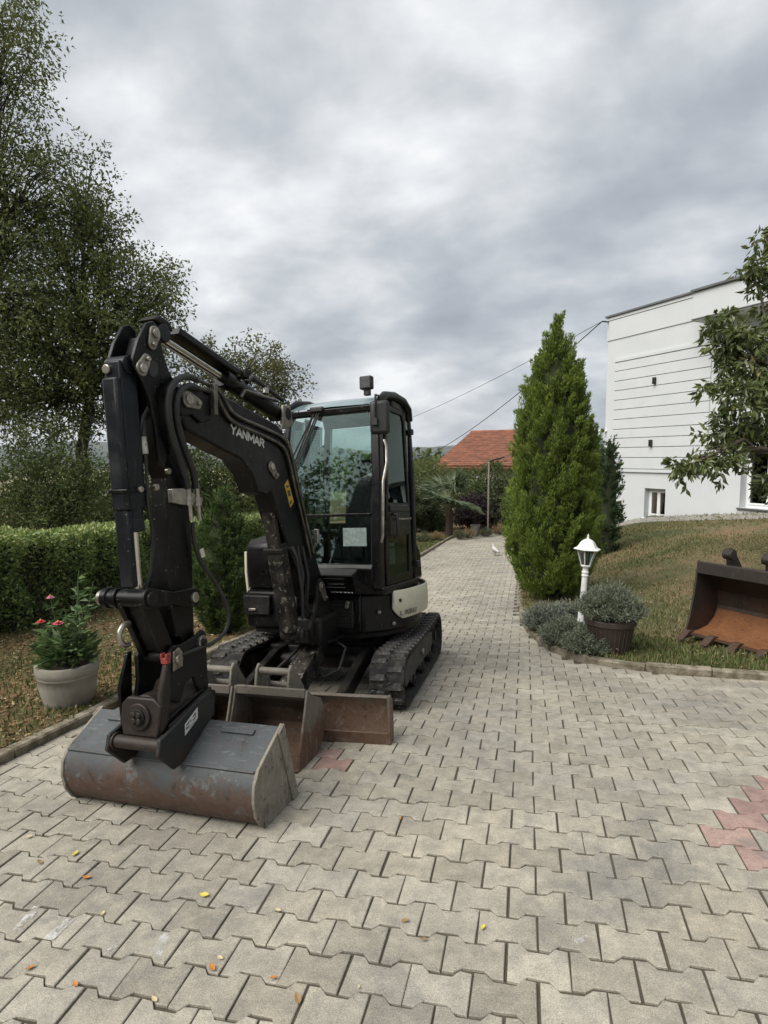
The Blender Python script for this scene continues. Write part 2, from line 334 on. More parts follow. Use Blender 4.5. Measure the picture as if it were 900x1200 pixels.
gm, gt = newmat('far_ground'); co = N(gt, 'ShaderNodeNewGeometry').outputs['Position']
gc = ramp(gt, noise(gt, co, .012, 6, .6), [(.38, (.075, .085, .035)), (.5, (.19, .165, .075)), (.58, (.27, .235, .12)), (.68, (.07, .085, .03))])
finish(gt, mixc(gt, 1.0, gc, ramp(gt, noise(gt, co, .5, 6), [(.3, (.7, .7, .7)), (.7, (1.2, 1.2, 1.2))]), 'MULTIPLY'), .95)
rs = [0, 4, 8, 12, 17, 22, 28, 36, 48, 64, 90, 130, 190, 270, 380, 520, 700, 1000, 1500, 2300, 3600]
m = MB(); nA = 72
P = [[(r * math.cos(a) , r * math.sin(a) + 6, (float(far_z(r * math.cos(a), r * math.sin(a))) - (.9 if r < 30 else 0))) for a in np.linspace(0, 2 * math.pi, nA + 1)] for r in rs]
m.grid(P); tag(obj('ground', m, gm), kind='structure')

# sand bed under the pavers
m = MB(); xs = np.arange(-3.3, 9.01, .2); ys = np.arange(-8, 26, .14)
m.grid([[(x, y, float(g(x, y)) - .0080) for x in xs] for y in ys])
fc = np.array([np.mean([m.v[i][:2] for i in f], 0) for f in m.f]); kf = inside(fc[:, 0], fc[:, 1], DRIVE) | (dist_to(fc[:, 0], fc[:, 1], np.vstack([LKd, RKd])) < .3)
m.f = [f for f, k_ in zip(m.f, kf) if k_]
drive = tag(obj('driveway', m, M['joint']), kind='structure')
drive['label'] = 'grey interlocking paver driveway running back past the excavator'

# interlocking paver: wide ends, narrow waist, chamfered rim
PL, PW, GAP = .2, .14, .0090
def paver_outline(gap, jit=0.0):
    a = PL / 2 - .0033; hw = PW / 2 + .0125 - .0056; wa = PW / 2 - .0125 - .0056; s0, s1 = .058, .034
    q = [(-a, -hw), (-s0 - 0, -hw), (-s1, -wa), (s1, -wa), (s0, -hw), (a, -hw), (a, hw), (s0, hw), (s1, wa), (-s1, wa), (-s0, hw), (-a, hw)]
    return [(x + random.uniform(-jit, jit), y + random.uniform(-jit, jit)) for x, y in q]
def paver_geo(jit):
    o = paver_outline(GAP, jit); i = [(x * .972 if abs(x) > .09 else x, y - math.copysign(.0028, y)) for x, y in o]
    n = 12
    vs = [(x, y, -.03) for x, y in o] + [(x, y, -.0024) for x, y in o] + [(x, y, random.uniform(-.0005, .0005)) for x, y in i]
    fs = [(k, (k + 1) % n, n + (k + 1) % n, n + k) for k in range(n)] + [(n + k, n + (k + 1) % n, 2 * n + (k + 1) % n, 2 * n + k) for k in range(n)]
    top = [(2 * n + a, 2 * n + b, 2 * n + c, 2 * n + d) for a, b, c, d in ((0, 1, 10, 11), (1, 2, 9, 10), (2, 3, 8, 9), (3, 4, 7, 8), (4, 5, 6, 7))]
    return vs, fs + top
pav_meshes = []
for k in range(8):
    vs_, fs_ = paver_geo(.0026); me = bpy.data.meshes.new('paver'); me.from_pydata(vs_, [], fs_); me.materials.append(M['paver']); me.update(); pav_meshes.append((me, vs_, fs_))
red_me = []
for k in range(3):
    me = pav_meshes[k][0].copy(); me.materials.clear(); me.materials.append(M['paver_red']); red_me.append(me)
cells = []
for r in range(-160, 55):
    y = -r * PW; off = 0 if r % 2 == 0 else .5          # joints at half columns on even rows -> centres at whole ones
    for c in range(-17, 46): cells.append(((c + off) * PL, y))
cells = np.array(cells)
ok = inside(cells[:, 0], cells[:, 1], DRIVE) | ((dist_to(cells[:, 0], cells[:, 1], np.vstack([LKd, RKd])) < .06))
cells = cells[ok]
RED = [(870, 985), (845, 980), (885, 965), (893, 945), (897, 930), (880, 1000), (868, 960), (853, 990), (895, 915), (390, 885), (378, 893)]
RED = [on_ground(*q)[:2] for q in RED]
fit = []
for i, (x, y) in enumerate(cells):
    p = V(x, y, float(g(x, y))); u, v_, d = proj(p)
    hid = (-2.25 < x < -1.05 and -.45 < y < .15) or (-2.2 < x < -.8 and .15 < y < 3)
    fit.append(d if (d > .3 and -30 < u < 930 and v_ < 1235 and not hid) else 1e6)
order = np.argsort(fit); near = set(order[:300].tolist())
gx = .0542
FV, FF, FR = [], [], []
for i, (x, y) in enumerate(cells):
    z = float(g(x, y)); sy = float(g(x, y + .1) - g(x, y - .1)) / .2; sx = float(g(x + .1, y) - g(x - .1, y)) / .2
    nz = nrm((-sx + random.gauss(0, .008), -sy + random.gauss(0, .009), 1)); ax = nrm(V(1, 0, 0) - nz * nz[0]); ay = np.cross(nz, ax)
    isred = any(np.hypot(x - q[0], y - q[1]) < .085 for q in RED); dz = random.gauss(0, .0013) - (random.random() < .06) * .0015
    a = random.gauss(0, .006); ax, ay = ax * math.cos(a) + ay * math.sin(a), ay * math.cos(a) - ax * math.sin(a)
    mat = np.eye(4); mat[:3, 0] = ax; mat[:3, 1] = ay; mat[:3, 2] = nz; mat[:3, 3] = (x + random.gauss(0, .0008), y + random.gauss(0, .0008), z + dz)
    flip = random.random() < .5
    if flip: mat[:3, 0] *= -1; mat[:3, 1] *= -1
    k = random.randrange(8)
    if i in near or (isred and y < 3):
        me = red_me[k % 3] if isred else pav_meshes[k][0]
        o = bpy.data.objects.new('paver', me); COL.objects.link(o); o.parent = drive; o.matrix_local = Matrix(mat.tolist())
    else:
        vs_, fs_ = pav_meshes[k][1:]; W = np.c_[np.array(vs_), np.ones(len(vs_))] @ mat.T
        b0 = len(FV) * 36; FV.append(W[:, :3]); FF.append(np.array(fs_) + b0); FR.append(np.full(len(fs_), random.random()))
pf = np_mesh('paver_field', np.vstack(FV), np.vstack(FF), M['paver_far'], drive, np.concatenate(FR)); pf['kind'] = 'stuff'

# white paint marks scraped on a few pavers
wm, wt = newmat('white_paint_marks'); co = objco(wt)
b_ = finish(wt, (.50, .50, .485), .8); al = ramp(wt, noise(wt, co, 26, 8, .8), [(.44, (0, 0, 0)), (.60, (.9, .9, .9))]); wt.links.new(al, b_.inputs['Alpha'])
m = MB()
for q in [[(15, 1092), (40, 1064), (47, 1066), (24, 1095)], [(50, 1102), (82, 1074), (91, 1074), (62, 1105)], [(177, 1118), (190, 1094), (200, 1097), (188, 1124)], [(672, 1104), (687, 1098), (690, 1103), (678, 1109)], [(125, 1114), (135, 1109), (138, 1112), (128, 1117)]]:
    c4 = [on_ground(*a) for a in q]; m.add([(p[0], p[1], float(g(p[0], p[1])) + .0028) for p in c4], [(0, 1, 2, 3)])
obj('paint_mark', m, wm, drive)

# kerbs: concrete edging stones set on edge along both sides of the drive
def kerb(name, line, stone, side, label):
    root = empty(name); tag(root, label, kind='structure')
    d = np.r_[0, np.cumsum(np.linalg.norm(np.diff(line, axis=0), axis=1))]; n = int(d[-1] / stone)
    for k in range(n):
        a, b = k * stone + .004, (k + 1) * stone - .004; ss = np.linspace(a, b, 5)
        X, Y = np.interp(ss, d, line[:, 0]), np.interp(ss, d, line[:, 1]); tx, ty = np.gradient(X), np.gradient(Y); l = np.hypot(tx, ty); nx, ny = -ty / l * side, tx / l * side
        if Y.mean() < -6 or X.mean() > 8.5: continue
        m = MB(); w0, w1 = -.0, .085; dz = random.gauss(0, .006); tl = random.gauss(0, .006)
        prof = [(w0, -.10), (w0, .052), (w0 + .012, .064), (w1 - .012, .064), (w1, .052), (w1, -.10)]
        R = [[(X[i] + nx[i] * (q + (tl if z > 0 else 0)), Y[i] + ny[i] * (q + (tl if z > 0 else 0)), float(g(X[i], Y[i])) + z + dz) for q, z in prof] for i in range(5)]
        vs_ = [p for rr in R for p in rr]; fs_ = [(i * 6 + j, i * 6 + (j + 1) % 6, (i + 1) * 6 + (j + 1) % 6, (i + 1) * 6 + j) for i in range(4) for j in range(6)] + [(0, 1, 2, 3, 4, 5)[::-1], tuple(range(24, 30))]
        m.add(vs_, fs_); obj('kerb_stone', m, M['kerb'], root, smooth=40)
    return root
kerb('garden_kerb', LKd, 1.0, 1, 'straight concrete kerb between the drive and the hedge bed')
kerb('lawn_kerb', RKd, .5, -1, 'curved concrete kerb around the lawn corner')

# lawn and hedge bed
lm, lt = newmat('lawn_soil'); co = N(lt, 'ShaderNodeNewGeometry').outputs['Position']
c_ = ramp(lt, noise(lt, co, .55, 6, .62), [(.40, (.066, .074, .031)), (.48, (.108, .100, .050)), (.55, (.150, .120, .066)), (.62, (.178, .120, .068))])
c_ = mixc(lt, 1.0, c_, ramp(lt, noise(lt, co, 28, 6, .7), [(.3, (.55, .55, .55)), (.7, (1.35, 1.35, 1.3))]), 'MULTIPLY'); finish(lt, c_, .95, 0, noise(lt, co, 60, 5), .9, .02, .2)
bm_, bt = newmat('bed_soil'); co = N(bt, 'ShaderNodeNewGeometry').outputs['Position']
c_ = ramp(bt, noise(bt, co, .9, 6, .62), [(.40, (.066, .068, .028)), (.5, (.125, .092, .048)), (.6, (.165, .112, .058))])
c_ = mixc(bt, 1.0, c_, ramp(bt, noise(bt, co, 34, 6, .75), [(.3, (.5, .5, .5)), (.7, (1.4, 1.38, 1.3))]), 'MULTIPLY'); finish(bt, c_, .95, 0, noise(bt, co, 60, 5), .9, .02, .2)
def sheet(name, xs, ys, hf, keep, mat):
    X, Y = np.meshgrid(xs, ys); Z = hf(X, Y); nx = len(xs)
    cx = (X[:-1, :-1] + X[1:, 1:]) / 2; cy = (Y[:-1, :-1] + Y[1:, 1:]) / 2; k = keep(cx, cy)
    I, J = np.nonzero(k); b = I * nx + J
    return np_mesh(name, np.c_[X.ravel(), Y.ravel(), Z.ravel()], np.c_[b, b + 1, b + nx + 1, b + nx], mat, smooth=True)
def off_line(line, side, w):
    t = np.gradient(line, axis=0); l = np.hypot(t[:, 0], t[:, 1])[:, None]; return line + np.c_[-t[:, 1], t[:, 0]] / l * side * w
RIN = np.vstack([off_line(RKd, -1, .05), [(40, 22.6), (40, 1.65)]]); LIN = np.vstack([off_line(LKd, 1, .05), [(9, 40), (-40, 40), (-40, -8)]])
tag(sheet('lawn', np.arange(-.6, 30, .1), np.arange(1.4, 23, .1), lawn_z, lambda x, y: inside(x, y, RIN), lm), kind='structure')
xl = np.r_[np.arange(-40, -9, .8), np.arange(-9, 9.1, .1)]; yl = np.r_[np.arange(-8, 20, .1), np.arange(20, 40, .8)]
tag(sheet('garden_bed', xl, yl, lambda x, y: np.where(y > 27, g(x, y) + .05, bed_z(x, y)), lambda x, y: inside(x, y, LIN), bm_), kind='structure')

# ================================================================== the excavator (local frame: x to the right, y away, z up)
ey = nrm((0, 1, -.088)); ex = V(1, 0, .044); ex = nrm(ex - ey * (ex @ ey)); ez = np.cross(ex, ey)
O = V(-1.5, 2.06, float(g(-1.5, 2.06))); RM = np.array([ex, ey, ez])
exc = empty('mini_excavator'); mm = np.eye(4); mm[:3, :3] = RM.T; mm[:3, 3] = O; exc.matrix_world = Matrix(mm.tolist())
tag(exc, 'black tracked mini excavator with a cab, parked on the paver drive', 'excavator')
def tol(p): return RM @ (np.asarray(p) - O)
CL = tol(C)
SL = math.radians(10)
def U(x, y, z): return V(x * math.cos(SL) + y * math.sin(SL), -x * math.sin(SL) + y * math.cos(SL), z)
UX, UY = U(1, 0, 0), U(0, 1, 0); UAX = [UX, UY, V(0, 0, 1)]
BA = math.radians(5); dv = V(math.sin(BA), math.cos(BA), 0); rv = V(math.cos(BA), -math.sin(BA), 0); p0 = tol((-1.63, -.25, 0)); p0[2] = 0
BAX = [rv, dv, V(0, 0, 1)]
def B(u, z, off): return p0 + dv * u + rv * off + V(0, 0, z)
def bp(px, py, off):                        # pixel -> (u, z) in the boom's side plane
    d = RM @ ray(px, py); t = ((p0 + rv * off - CL) @ rv) / (d @ rv); p = CL + t * d; return ((p - p0) @ dv, p[2])
def trace(pts, off): return [bp(x, y, off) for x, y in pts]
def part(name, m, mat, parent=None, bevel=.006, smooth=35): return obj(name, m, M[mat] if isinstance(mat, str) else mat, parent or exc, bevel, smooth)
def slab(name, poly, o0, o1, mat, parent=None, bevel=.006): return part(name, MB().prism(poly, lambda a, b, t: B(a, b, t), o0, o1), mat, parent, bevel)
GLYPH = {'Y': [[(0, 1), (.5, .48), (1, 1)], [(.5, .52), (.5, 0)]], 'A': [[(0, 0), (.5, 1), (1, 0)], [(.2, .3), (.8, .3)]], 'N': [[(.1, 0), (.1, 1)], [(.1, .95), (.9, .05)], [(.9, 0), (.9, 1)]],
         'M': [[(.06, 0), (.06, 1)], [(.06, .95), (.5, .25), (.94, .95)], [(.94, 0), (.94, 1)]], 'R': [[(.1, 0), (.1, 1)], [(.1, .9), (.75, .9), (.9, .75), (.75, .5), (.1, .5)], [(.5, .5), (.95, 0)]], 'U': [[(.1, 1), (.1, .2), (.3, .08), (.7, .08), (.9, .2), (.9, 1)]],
         'B': [[(.1, 0), (.1, 1)], [(.1, .92), (.7, .92), (.82, .74), (.7, .54), (.1, .54)], [(.7, .54), (.9, .32), (.75, .08), (.1, .08)]], 'G': [[(.92, .8), (.7, .93), (.3, .93), (.1, .7), (.1, .3), (.3, .08), (.7, .08), (.9, .22), (.9, .46), (.55, .46)]], 'V': [[(0, 1), (.5, 0), (1, 1)]], 'I': [[(.5, 0), (.5, 1)]], 'O': [[(.1, .2), (.1, .8), (.35, .94), (.65, .94), (.9, .8), (.9, .2), (.65, .06), (.35, .06), (.1, .2)]]}
def text(name, s, origin, xd, yd, h, mat, parent, ext=.0015, wide=.62, gap=.14, stroke=.21, slant=0.0):
    xd, yd = nrm(xd), nrm(yd); nn = np.cross(xd, yd); m = MB(); x0 = 0.0; hw = stroke * h / 2; k = 0
    for ch in s:
        wd_ = (wide * (1.28 if ch == 'M' else .4 if ch == 'I' else 1)) * h
        for ln_ in GLYPH[ch]:
            P = [V(x0 + px * wd_ + slant * py * h, hw + py * (h - 2 * hw)) for px, py in ln_]; k += 1
            for a, b in zip(P[:-1], P[1:]):
                d = (b - a) / np.linalg.norm(b - a); n2 = V(-d[1], d[0]) * hw; e2 = d * hw * .55
                q = [a - e2 - n2, b + e2 - n2, b + e2 + n2, a - e2 + n2]; k += 1
                m.add([np.asarray(origin) + xd * p[0] + yd * p[1] + nn * (ext + .00012 * (k % 5)) for p in q], [(0, 1, 2, 3)])
        x0 += wd_ + gap * h
    return obj(name, m, M[mat], parent, 0, 0)
def disc_bolt(name, c, axis, r, h, mat, parent, n=14): return part(name, MB().cyl(np.asarray(c) - nrm(axis) * h * .3, np.asarray(c) + nrm(axis) * h, r, n), mat, parent, .003)

# ---- tracks
lug_me = None
def track(xc):
    W = .25; za, zb, ra = .215, .225, .185
    path = []
    for a in np.linspace(-90, -270, 13): path.append((-.79 + ra * math.cos(math.radians(a)), za + ra * math.sin(math.radians(a))))
    for t in np.linspace(0, 1, 9)[1:-1]: path.append((-.79 + 1.57 * t, za + ra + .012 * t - .018 * math.sin(math.pi * t)))
    for a in np.linspace(90, -90, 13): path.append((.78 + (ra + .008) * math.cos(math.radians(a)), zb + (ra + .01) * math.sin(math.radians(a))))
    for t in np.linspace(0, 1, 9)[1:-1]: path.append((.78 - 1.57 * t, .03))
    path = np.array(path); n = len(path); tn = np.roll(path, -1, 0) - np.roll(path, 1, 0); tn /= np.linalg.norm(tn, axis=1)[:, None]; nn = np.c_[-tn[:, 1], tn[:, 0]]
    m = MB(); prof = [(-W / 2, .0), (-W / 2, -.02), (-W / 2 + .02, -.035), (W / 2 - .02, -.035), (W / 2, -.02), (W / 2, 0)]
    rows = [[(xc + a, path[i, 0] + nn[i, 0] * d, path[i, 1] + nn[i, 1] * d) for a, d in prof] for i in range(n)]
    vs_ = [p for r in rows for p in r]; fs_ = [(i * 6 + j, i * 6 + (j + 1) % 6, ((i + 1) % n) * 6 + (j + 1) % 6, ((i + 1) % n) * 6 + j) for i in range(n) for j in range(6)]
    m.add(vs_, fs_); tr = part('track', m, 'rubber', None, 0, 50)
    global lug_me
    if lug_me is None:
        lm_ = MB(); q = [(-.058, -.026), (.045, -.026), (.058, -.012), (.058, .026), (-.045, .026), (-.058, .012)]
        nq = 6; lm_.add([(a, b, -.004) for a, b in q] + [(a * .9, b * .82, .021) for a, b in q], [tuple(range(nq))[::-1], tuple(range(nq, 12))] + [(i, (i + 1) % nq, nq + (i + 1) % nq, nq + i) for i in range(nq)])
        t_ = obj('lug', lm_, M['rubber_worn']); lug_me = t_.data; bpy.data.objects.remove(t_)
    cl = np.r_[path, path[:1]]; d = np.r_[0, np.cumsum(np.linalg.norm(np.diff(cl, axis=0), axis=1))]; NL = 38
    for side in (-1, 1):
        for k in range(NL):
            s_ = (k + (.5 if side > 0 else 0)) / NL * d[-1]; y = np.interp(s_, d, cl[:, 0]); z = np.interp(s_, d, cl[:, 1])
            y2 = np.interp((s_ + .02) % d[-1], d, cl[:, 0]); z2 = np.interp((s_ + .02) % d[-1], d, cl[:, 1]); t = nrm((0, y2 - y, z2 - z)); nv = V(0, t[2], -t[1]) * -1
            if nv @ V(0, y - 0, z - .21) < 0 and abs(nv[2]) < .9: nv = -nv
            if z > .21 and nv[2] < -.5: nv = -nv
            if z < .21 and nv[2] > .5: nv = -nv
            o = bpy.data.objects.new('lug', lug_me); COL.objects.link(o); o.parent = tr
            mt = np.eye(4); mt[:3, 2] = nv; mt[:3, 1] = t; mt[:3, 0] = np.cross(t, nv); mt[:3, 3] = (xc + side * .061, y, z); o.matrix_local = Matrix(mt.tolist())
    sgn = 1 if xc > 0 else -1; xo = xc + sgn * .085
    fp_ = [(-.70, .13), (-.74, .24), (-.60, .315), (.30, .335), (.56, .30), (.60, .17), (.50, .17), (.46, .10), (.34, .10), (.30, .15), (.10, .15), (.06, .10), (-.08, .10), (-.12, .15), (-.30, .15), (-.34, .10), (-.48, .10), (-.52, .14)]
    part('track_frame', MB().prism(fp_, lambda a, b, t: V(t, a, b), xo - sgn * .03, xo), 'frame_grey', tr, .006)
    part('track_frame_beam', MB().box((xc - sgn * .02, -.05, .235), (.15, 1.25, .17)), 'black_d', tr, .01)
    part('idler', MB().cyl((xc - .04, -.79, .215), (xc + .04, -.79, .215), .150, 24).cyl((xc - .07, -.79, .215), (xc + .07, -.79, .215), .05, 16), 'black_d', tr, .008)
    part('sprocket', MB().cyl((xc - .03, .78, .225), (xc + .03, .78, .225), .150, 24).cyl((xc - .05, .78, .225), (xc + sgn * .075, .78, .225), .10, 20).cyl((xc, .78, .225), (xc + sgn * .09, .78, .225), .055, 16), 'black_d', tr, .006)
    for y in (-.41, -.01, .40): part('roller', MB().cyl((xc - .10, y, .095), (xc + .10, y, .095), .055, 16).cyl((xc - .11, y, .095), (xc + .11, y, .095), .02, 10), 'black_d', tr, .006)
    disc_bolt('grease_cap', (xo, -.02, .245), (sgn, 0, 0), .028, .02, 'steel', tr)
track(.625); track(-.625)
# ---- centre frame, slew ring
m = MB().box((0, .0, .30), (.74, .70, .16)).box((0, -.35, .29), (1.0, .14, .13)).box((0, .35, .29), (1.0, .14, .13)); part('centre_frame', m, 'black_d', None, .012)
part('slew_ring', MB().cyl((0, 0, .36), (0, 0, .50), .36, 40).cyl((0, 0, .40), (0, 0, .44), .39, 40), 'black_d', None, .004)
# ---- dozer blade
cp = [(-1.475, -.035), (-1.445, .0), (-1.425, .06), (-1.42, .13), (-1.43, .20), (-1.455, .262), (-1.475, .283), (-1.455, .297), (-1.425, .27), (-1.398, .20), (-1.39, .12), (-1.40, .04), (-1.425, -.035)]
bl = part('blade', MB().prism(cp, lambda a, b, t: V(t, a, b), -.75, .762), 'blade', None, .003)
part('blade_edge', MB().box((.006, -1.474, .022), (1.50, .016, .115), [V(1, 0, 0), nrm((0, 1, .25)), nrm((0, -.25, 1))]), 'blade', bl, .003)
for s_ in (-1, 1): part('end_plate', MB().prism([(-1.484, -.04), (-1.484, .292), (-1.45, .30), (-1.40, .26), (-1.38, .1), (-1.40, -.04)], lambda a, b, t: V(t, a, b), s_ * .756 - .007, s_ * .756 + .009), 'blade', bl, .002)
for s_ in (-1, 1):
    part('blade_arm', MB().prism([(-1.40, .04), (-1.40, .17), (-.62, .36), (-.36, .36), (-.36, .25), (-.62, .23)], lambda a, b, t: V(t, a, b), s_ * .36 - .03, s_ * .36 + .03), 'black_d', bl, .008)
part('blade_crossbeam', MB().cyl((-.36, -.55, .27), (.36, -.55, .27), .05, 14), 'black_d', bl, 0)
part('blade_cylinder', MB().cyl((.02, -.52, .42), (.02, -1.02, .26), .05, 18).cyl((.02, -1.0, .266), (.02, -1.36, .15), .026, 14), 'black_d', bl, .004)
ga = [V(1, 0, 0), nrm((0, 1, .36)), nrm((0, -.36, 1))]
part('cylinder_guard', MB().box((-.045, -1.02, .30), (.012, .56, .15), ga).box((.085, -1.02, .30), (.012, .56, .15), ga).box((.02, -1.03, .365), (.14, .50, .012), ga), 'worn', bl, .004)
part('hose', MB().tube([U(.16, -.60, .50), V(.24, -.66, .40), V(.22, -.78, .26), V(.12, -.84, .22), V(.05, -.78, .30)], .012, 8), 'hose', bl, 0)
part('hose', MB().tube([V(-.10, -.5, .46), V(-.16, -.7, .36), V(-.20, -.9, .30), V(-.30, -1.1, .2)], .012, 8), 'hose', bl, 0)

# ---- upper body
def body_outline(xr, xl, yf, rr):
    q = [(xl, yf + .06), (xl + .05, yf), (xr - .22, yf), (xr - .07, yf + .14), (xr, yf + .34)]
    for a in np.linspace(5, 175, 15):
        ca, sa = math.cos(math.radians(a)), math.sin(math.radians(a)); q.append((ca * (xr if ca > 0 else -xl), sa * rr))
    return q
ub = part('upper_body', MB().prism(body_outline(.70, -.63, -.56, .76), lambda a, b, t: U(a, b, t), .50, .80), 'black', None, .02)
part('belly_skirt', MB().prism(body_outline(.66, -.58, -.52, .72), lambda a, b, t: U(a, b, t), .455, .502), 'black_d', ub, .01)
# cream fairing that wraps the counterweight and both flanks
OUT = np.array(body_outline(.722, -.652, -.56, .785))
def fairing(i0, t0, seq, ztop, zbot, th=.02):
    P = seq; n = len(P); t = np.gradient(P, axis=0); l = np.hypot(t[:, 0], t[:, 1])[:, None]; nn = np.c_[t[:, 1], -t[:, 0]] / l
    m = MB(); rows = []
    for i in range(n):
        zt, zb = ztop(i / (n - 1)), zbot(i / (n - 1)); a, b = P[i], P[i] - nn[i] * th
        rows.append([U(*b, zt - .004), U(*(P[i] - nn[i] * .006), zt), U(*a, zt - .012), U(*(a + nn[i] * .006), (zt + zb) / 2), U(*a, zb + .012), U(*(P[i] - nn[i] * .006), zb), U(*b, zb + .004)])
    k = 7; vs_ = [p for r in rows for p in r]; fs_ = [(i * k + j, (i + 1) * k + j, (i + 1) * k + (j + 1) % k, i * k + (j + 1) % k) for i in range(n - 1) for j in range(k)] + [tuple(range(k)), tuple(range((n - 1) * k, n * k))[::-1]]
    return m.add(vs_, fs_)
rs_ = densify([(.668, -.40), (.715, -.24), (.735, -.02), (.715, .25), (.58, .52), (.34, .72), (0, .79), (-.34, .72), (-.55, .50), (-.645, .22), (-.652, -.05), (-.652, -.46)], .04)
fr = part('side_fairing', fairing(0, 0, rs_, lambda t: .815, lambda t: .585 + .085 * max(0, 1 - t / .035) - .02 * min(1, t * 4) * 0), 'cream', ub, .004, 40)
# text on the cream flank
def flank(s_, z, out=.009):
    i = int(s_ / .04); P = rs_[i]; t = nrm(rs_[i + 2] - rs_[i - 1]); n_ = V(t[1], -t[0]); return U(P[0] + n_[0] * out, P[1] + n_[1] * out, z), U(t[0], t[1], 0), t
pt, td, _ = flank(.135, .615, .010); text('lettering', 'RUBAG', pt, td, V(0, 0, 1), .042, 'dark_txt', fr, .004, .66, .12, .17, .2)
pt, td, _ = flank(.085, .612, .0105); part('logo_mark', MB().box(pt + V(0, 0, .008) + td * .012, (.034, .003, .007), [td, np.cross(V(0, 0, 1), td), V(0, 0, 1)]).box(pt + V(0, 0, .026), (.006, .003, .03), [td, np.cross(V(0, 0, 1), td), V(0, 0, 1)]), M['grey_txt'], fr, 0)
pt, td, _ = flank(.10, .735, .008); part('plug_hole', MB().cyl(pt - np.cross(td, V(0, 0, 1)) * .006, pt + np.cross(td, V(0, 0, 1)) * .004, .014, 14), 'plastic', fr, 0)
# left-hand tank cover beside the boom, engine hood behind the cab
hp = [(-.46, .80), (-.50, 1.00), (-.50, 1.17), (-.46, 1.215), (-.1, 1.27), (.5, 1.27), (.66, 1.15), (.70, .80)]
part('tank_cover', MB().prism(hp, lambda a, b, t: U(t, a, b), -.635, -.31), 'black', ub, .025)
part('flank_panel', MB().prism([(-.44, .63), (-.485, .95), (-.485, 1.12), (.45, 1.15), (.6, .63)], lambda a, b, t: U(t, a, b), -.662, -.637), 'cream', ub, .006)
part('step_panel', MB().box(U(-.47, -.575, .69), (.26, .05, .16), UAX), 'black_d', ub, .012)
part('side_lamp', MB().box(U(-.50, -.605, .655), (.07, .02, .02), UAX), 'steel', ub, .004)
part('engine_hood', MB().prism([(.22, .80), (.22, 1.22), (.5, 1.2), (.66, 1.05), (.70, .80)], lambda a, b, t: U(t, a, b), -.305, .52), 'black', ub, .03)
# front: grille and lamp under the cab
part('front_panel', MB().box(U(.24, -.572, .655), (.46, .03, .285), UAX), 'black', ub, .012)
gr = part('grille', MB().box(U(.285, -.588, .65), (.25, .012, .21), UAX), 'plastic', ub, .004)
for k in range(8): part('grille_bar', MB().box(U(.285, -.597, .565 + k * .025), (.235, .010, .008), UAX), 'black_d', gr, .002)
for k in range(9): part('grille_bar', MB().box(U(.18 + k * .026, -.5975, .61), (.005, .008, .115), UAX), 'black_d', gr, .001)
for (bx, bz) in ((.37, .715), (.375, .74)): disc_bolt('bolt', U(bx, -.60, bz), -UY, .016, .02, 'steel', gr)
for (bx, by, bz) in ((.585, -.485, .66), (.10, -.59, .745), (.66, -.38, .56)): disc_bolt('bolt', U(bx, by, bz), -UY, .014, .014, 'steel', ub)
# ---- cab
cab = part('cab', MB().prism([(-.56, .80), (.18, .80), (.18, .86), (-.56, .86)], lambda a, b, t: U(t, a, b), -.29, .665), 'black', None, .01)
CX0, CX1 = -.28, .64
def yfront(z): return np.interp(z, [.86, 1.3, 2.22, 2.34], [-.575, -.565, -.455, -.41])
def xin(z): return np.interp(z, [.86, 1.6, 2.3], [0, .005, .045])       # sides lean in towards the roof
def pillar(side, pts, wx, wy, name):
    R = []
    for y, z in pts:
        x = (CX1 - xin(z)) if side > 0 else (CX0 + xin(z)); xi = x - side * wx
        R.append([U(x, y, z), U(x, y + wy, z), U(xi, y + wy, z), U(xi, y, z)])
    vs_ = [p for r in R for p in r]; n = len(R); fs_ = [(i * 4 + j, i * 4 + (j + 1) % 4, (i + 1) * 4 + (j + 1) % 4, (i + 1) * 4 + j) for i in range(n - 1) for j in range(4)] + [(3, 2, 1, 0), (n * 4 - 4, n * 4 - 3, n * 4 - 2, n * 4 - 1)]
    return part(name, MB().add(vs_, fs_), 'black', cab, .012)
zs = [.84, 1.1, 1.3, 1.7, 2.0, 2.25]
for s_ in (1, -1):
    pillar(s_, [(yfront(z), z) for z in zs], .075 if s_ > 0 else .05, .085, 'front_pillar')
    pillar(s_, [(np.interp(z, [.84, 2.3], [.16, .20]), z) for z in zs], .06, .06, 'rear_pillar')
pillar(-1, [(-.16, z) for z in zs], .04, .05, 'side_pillar')
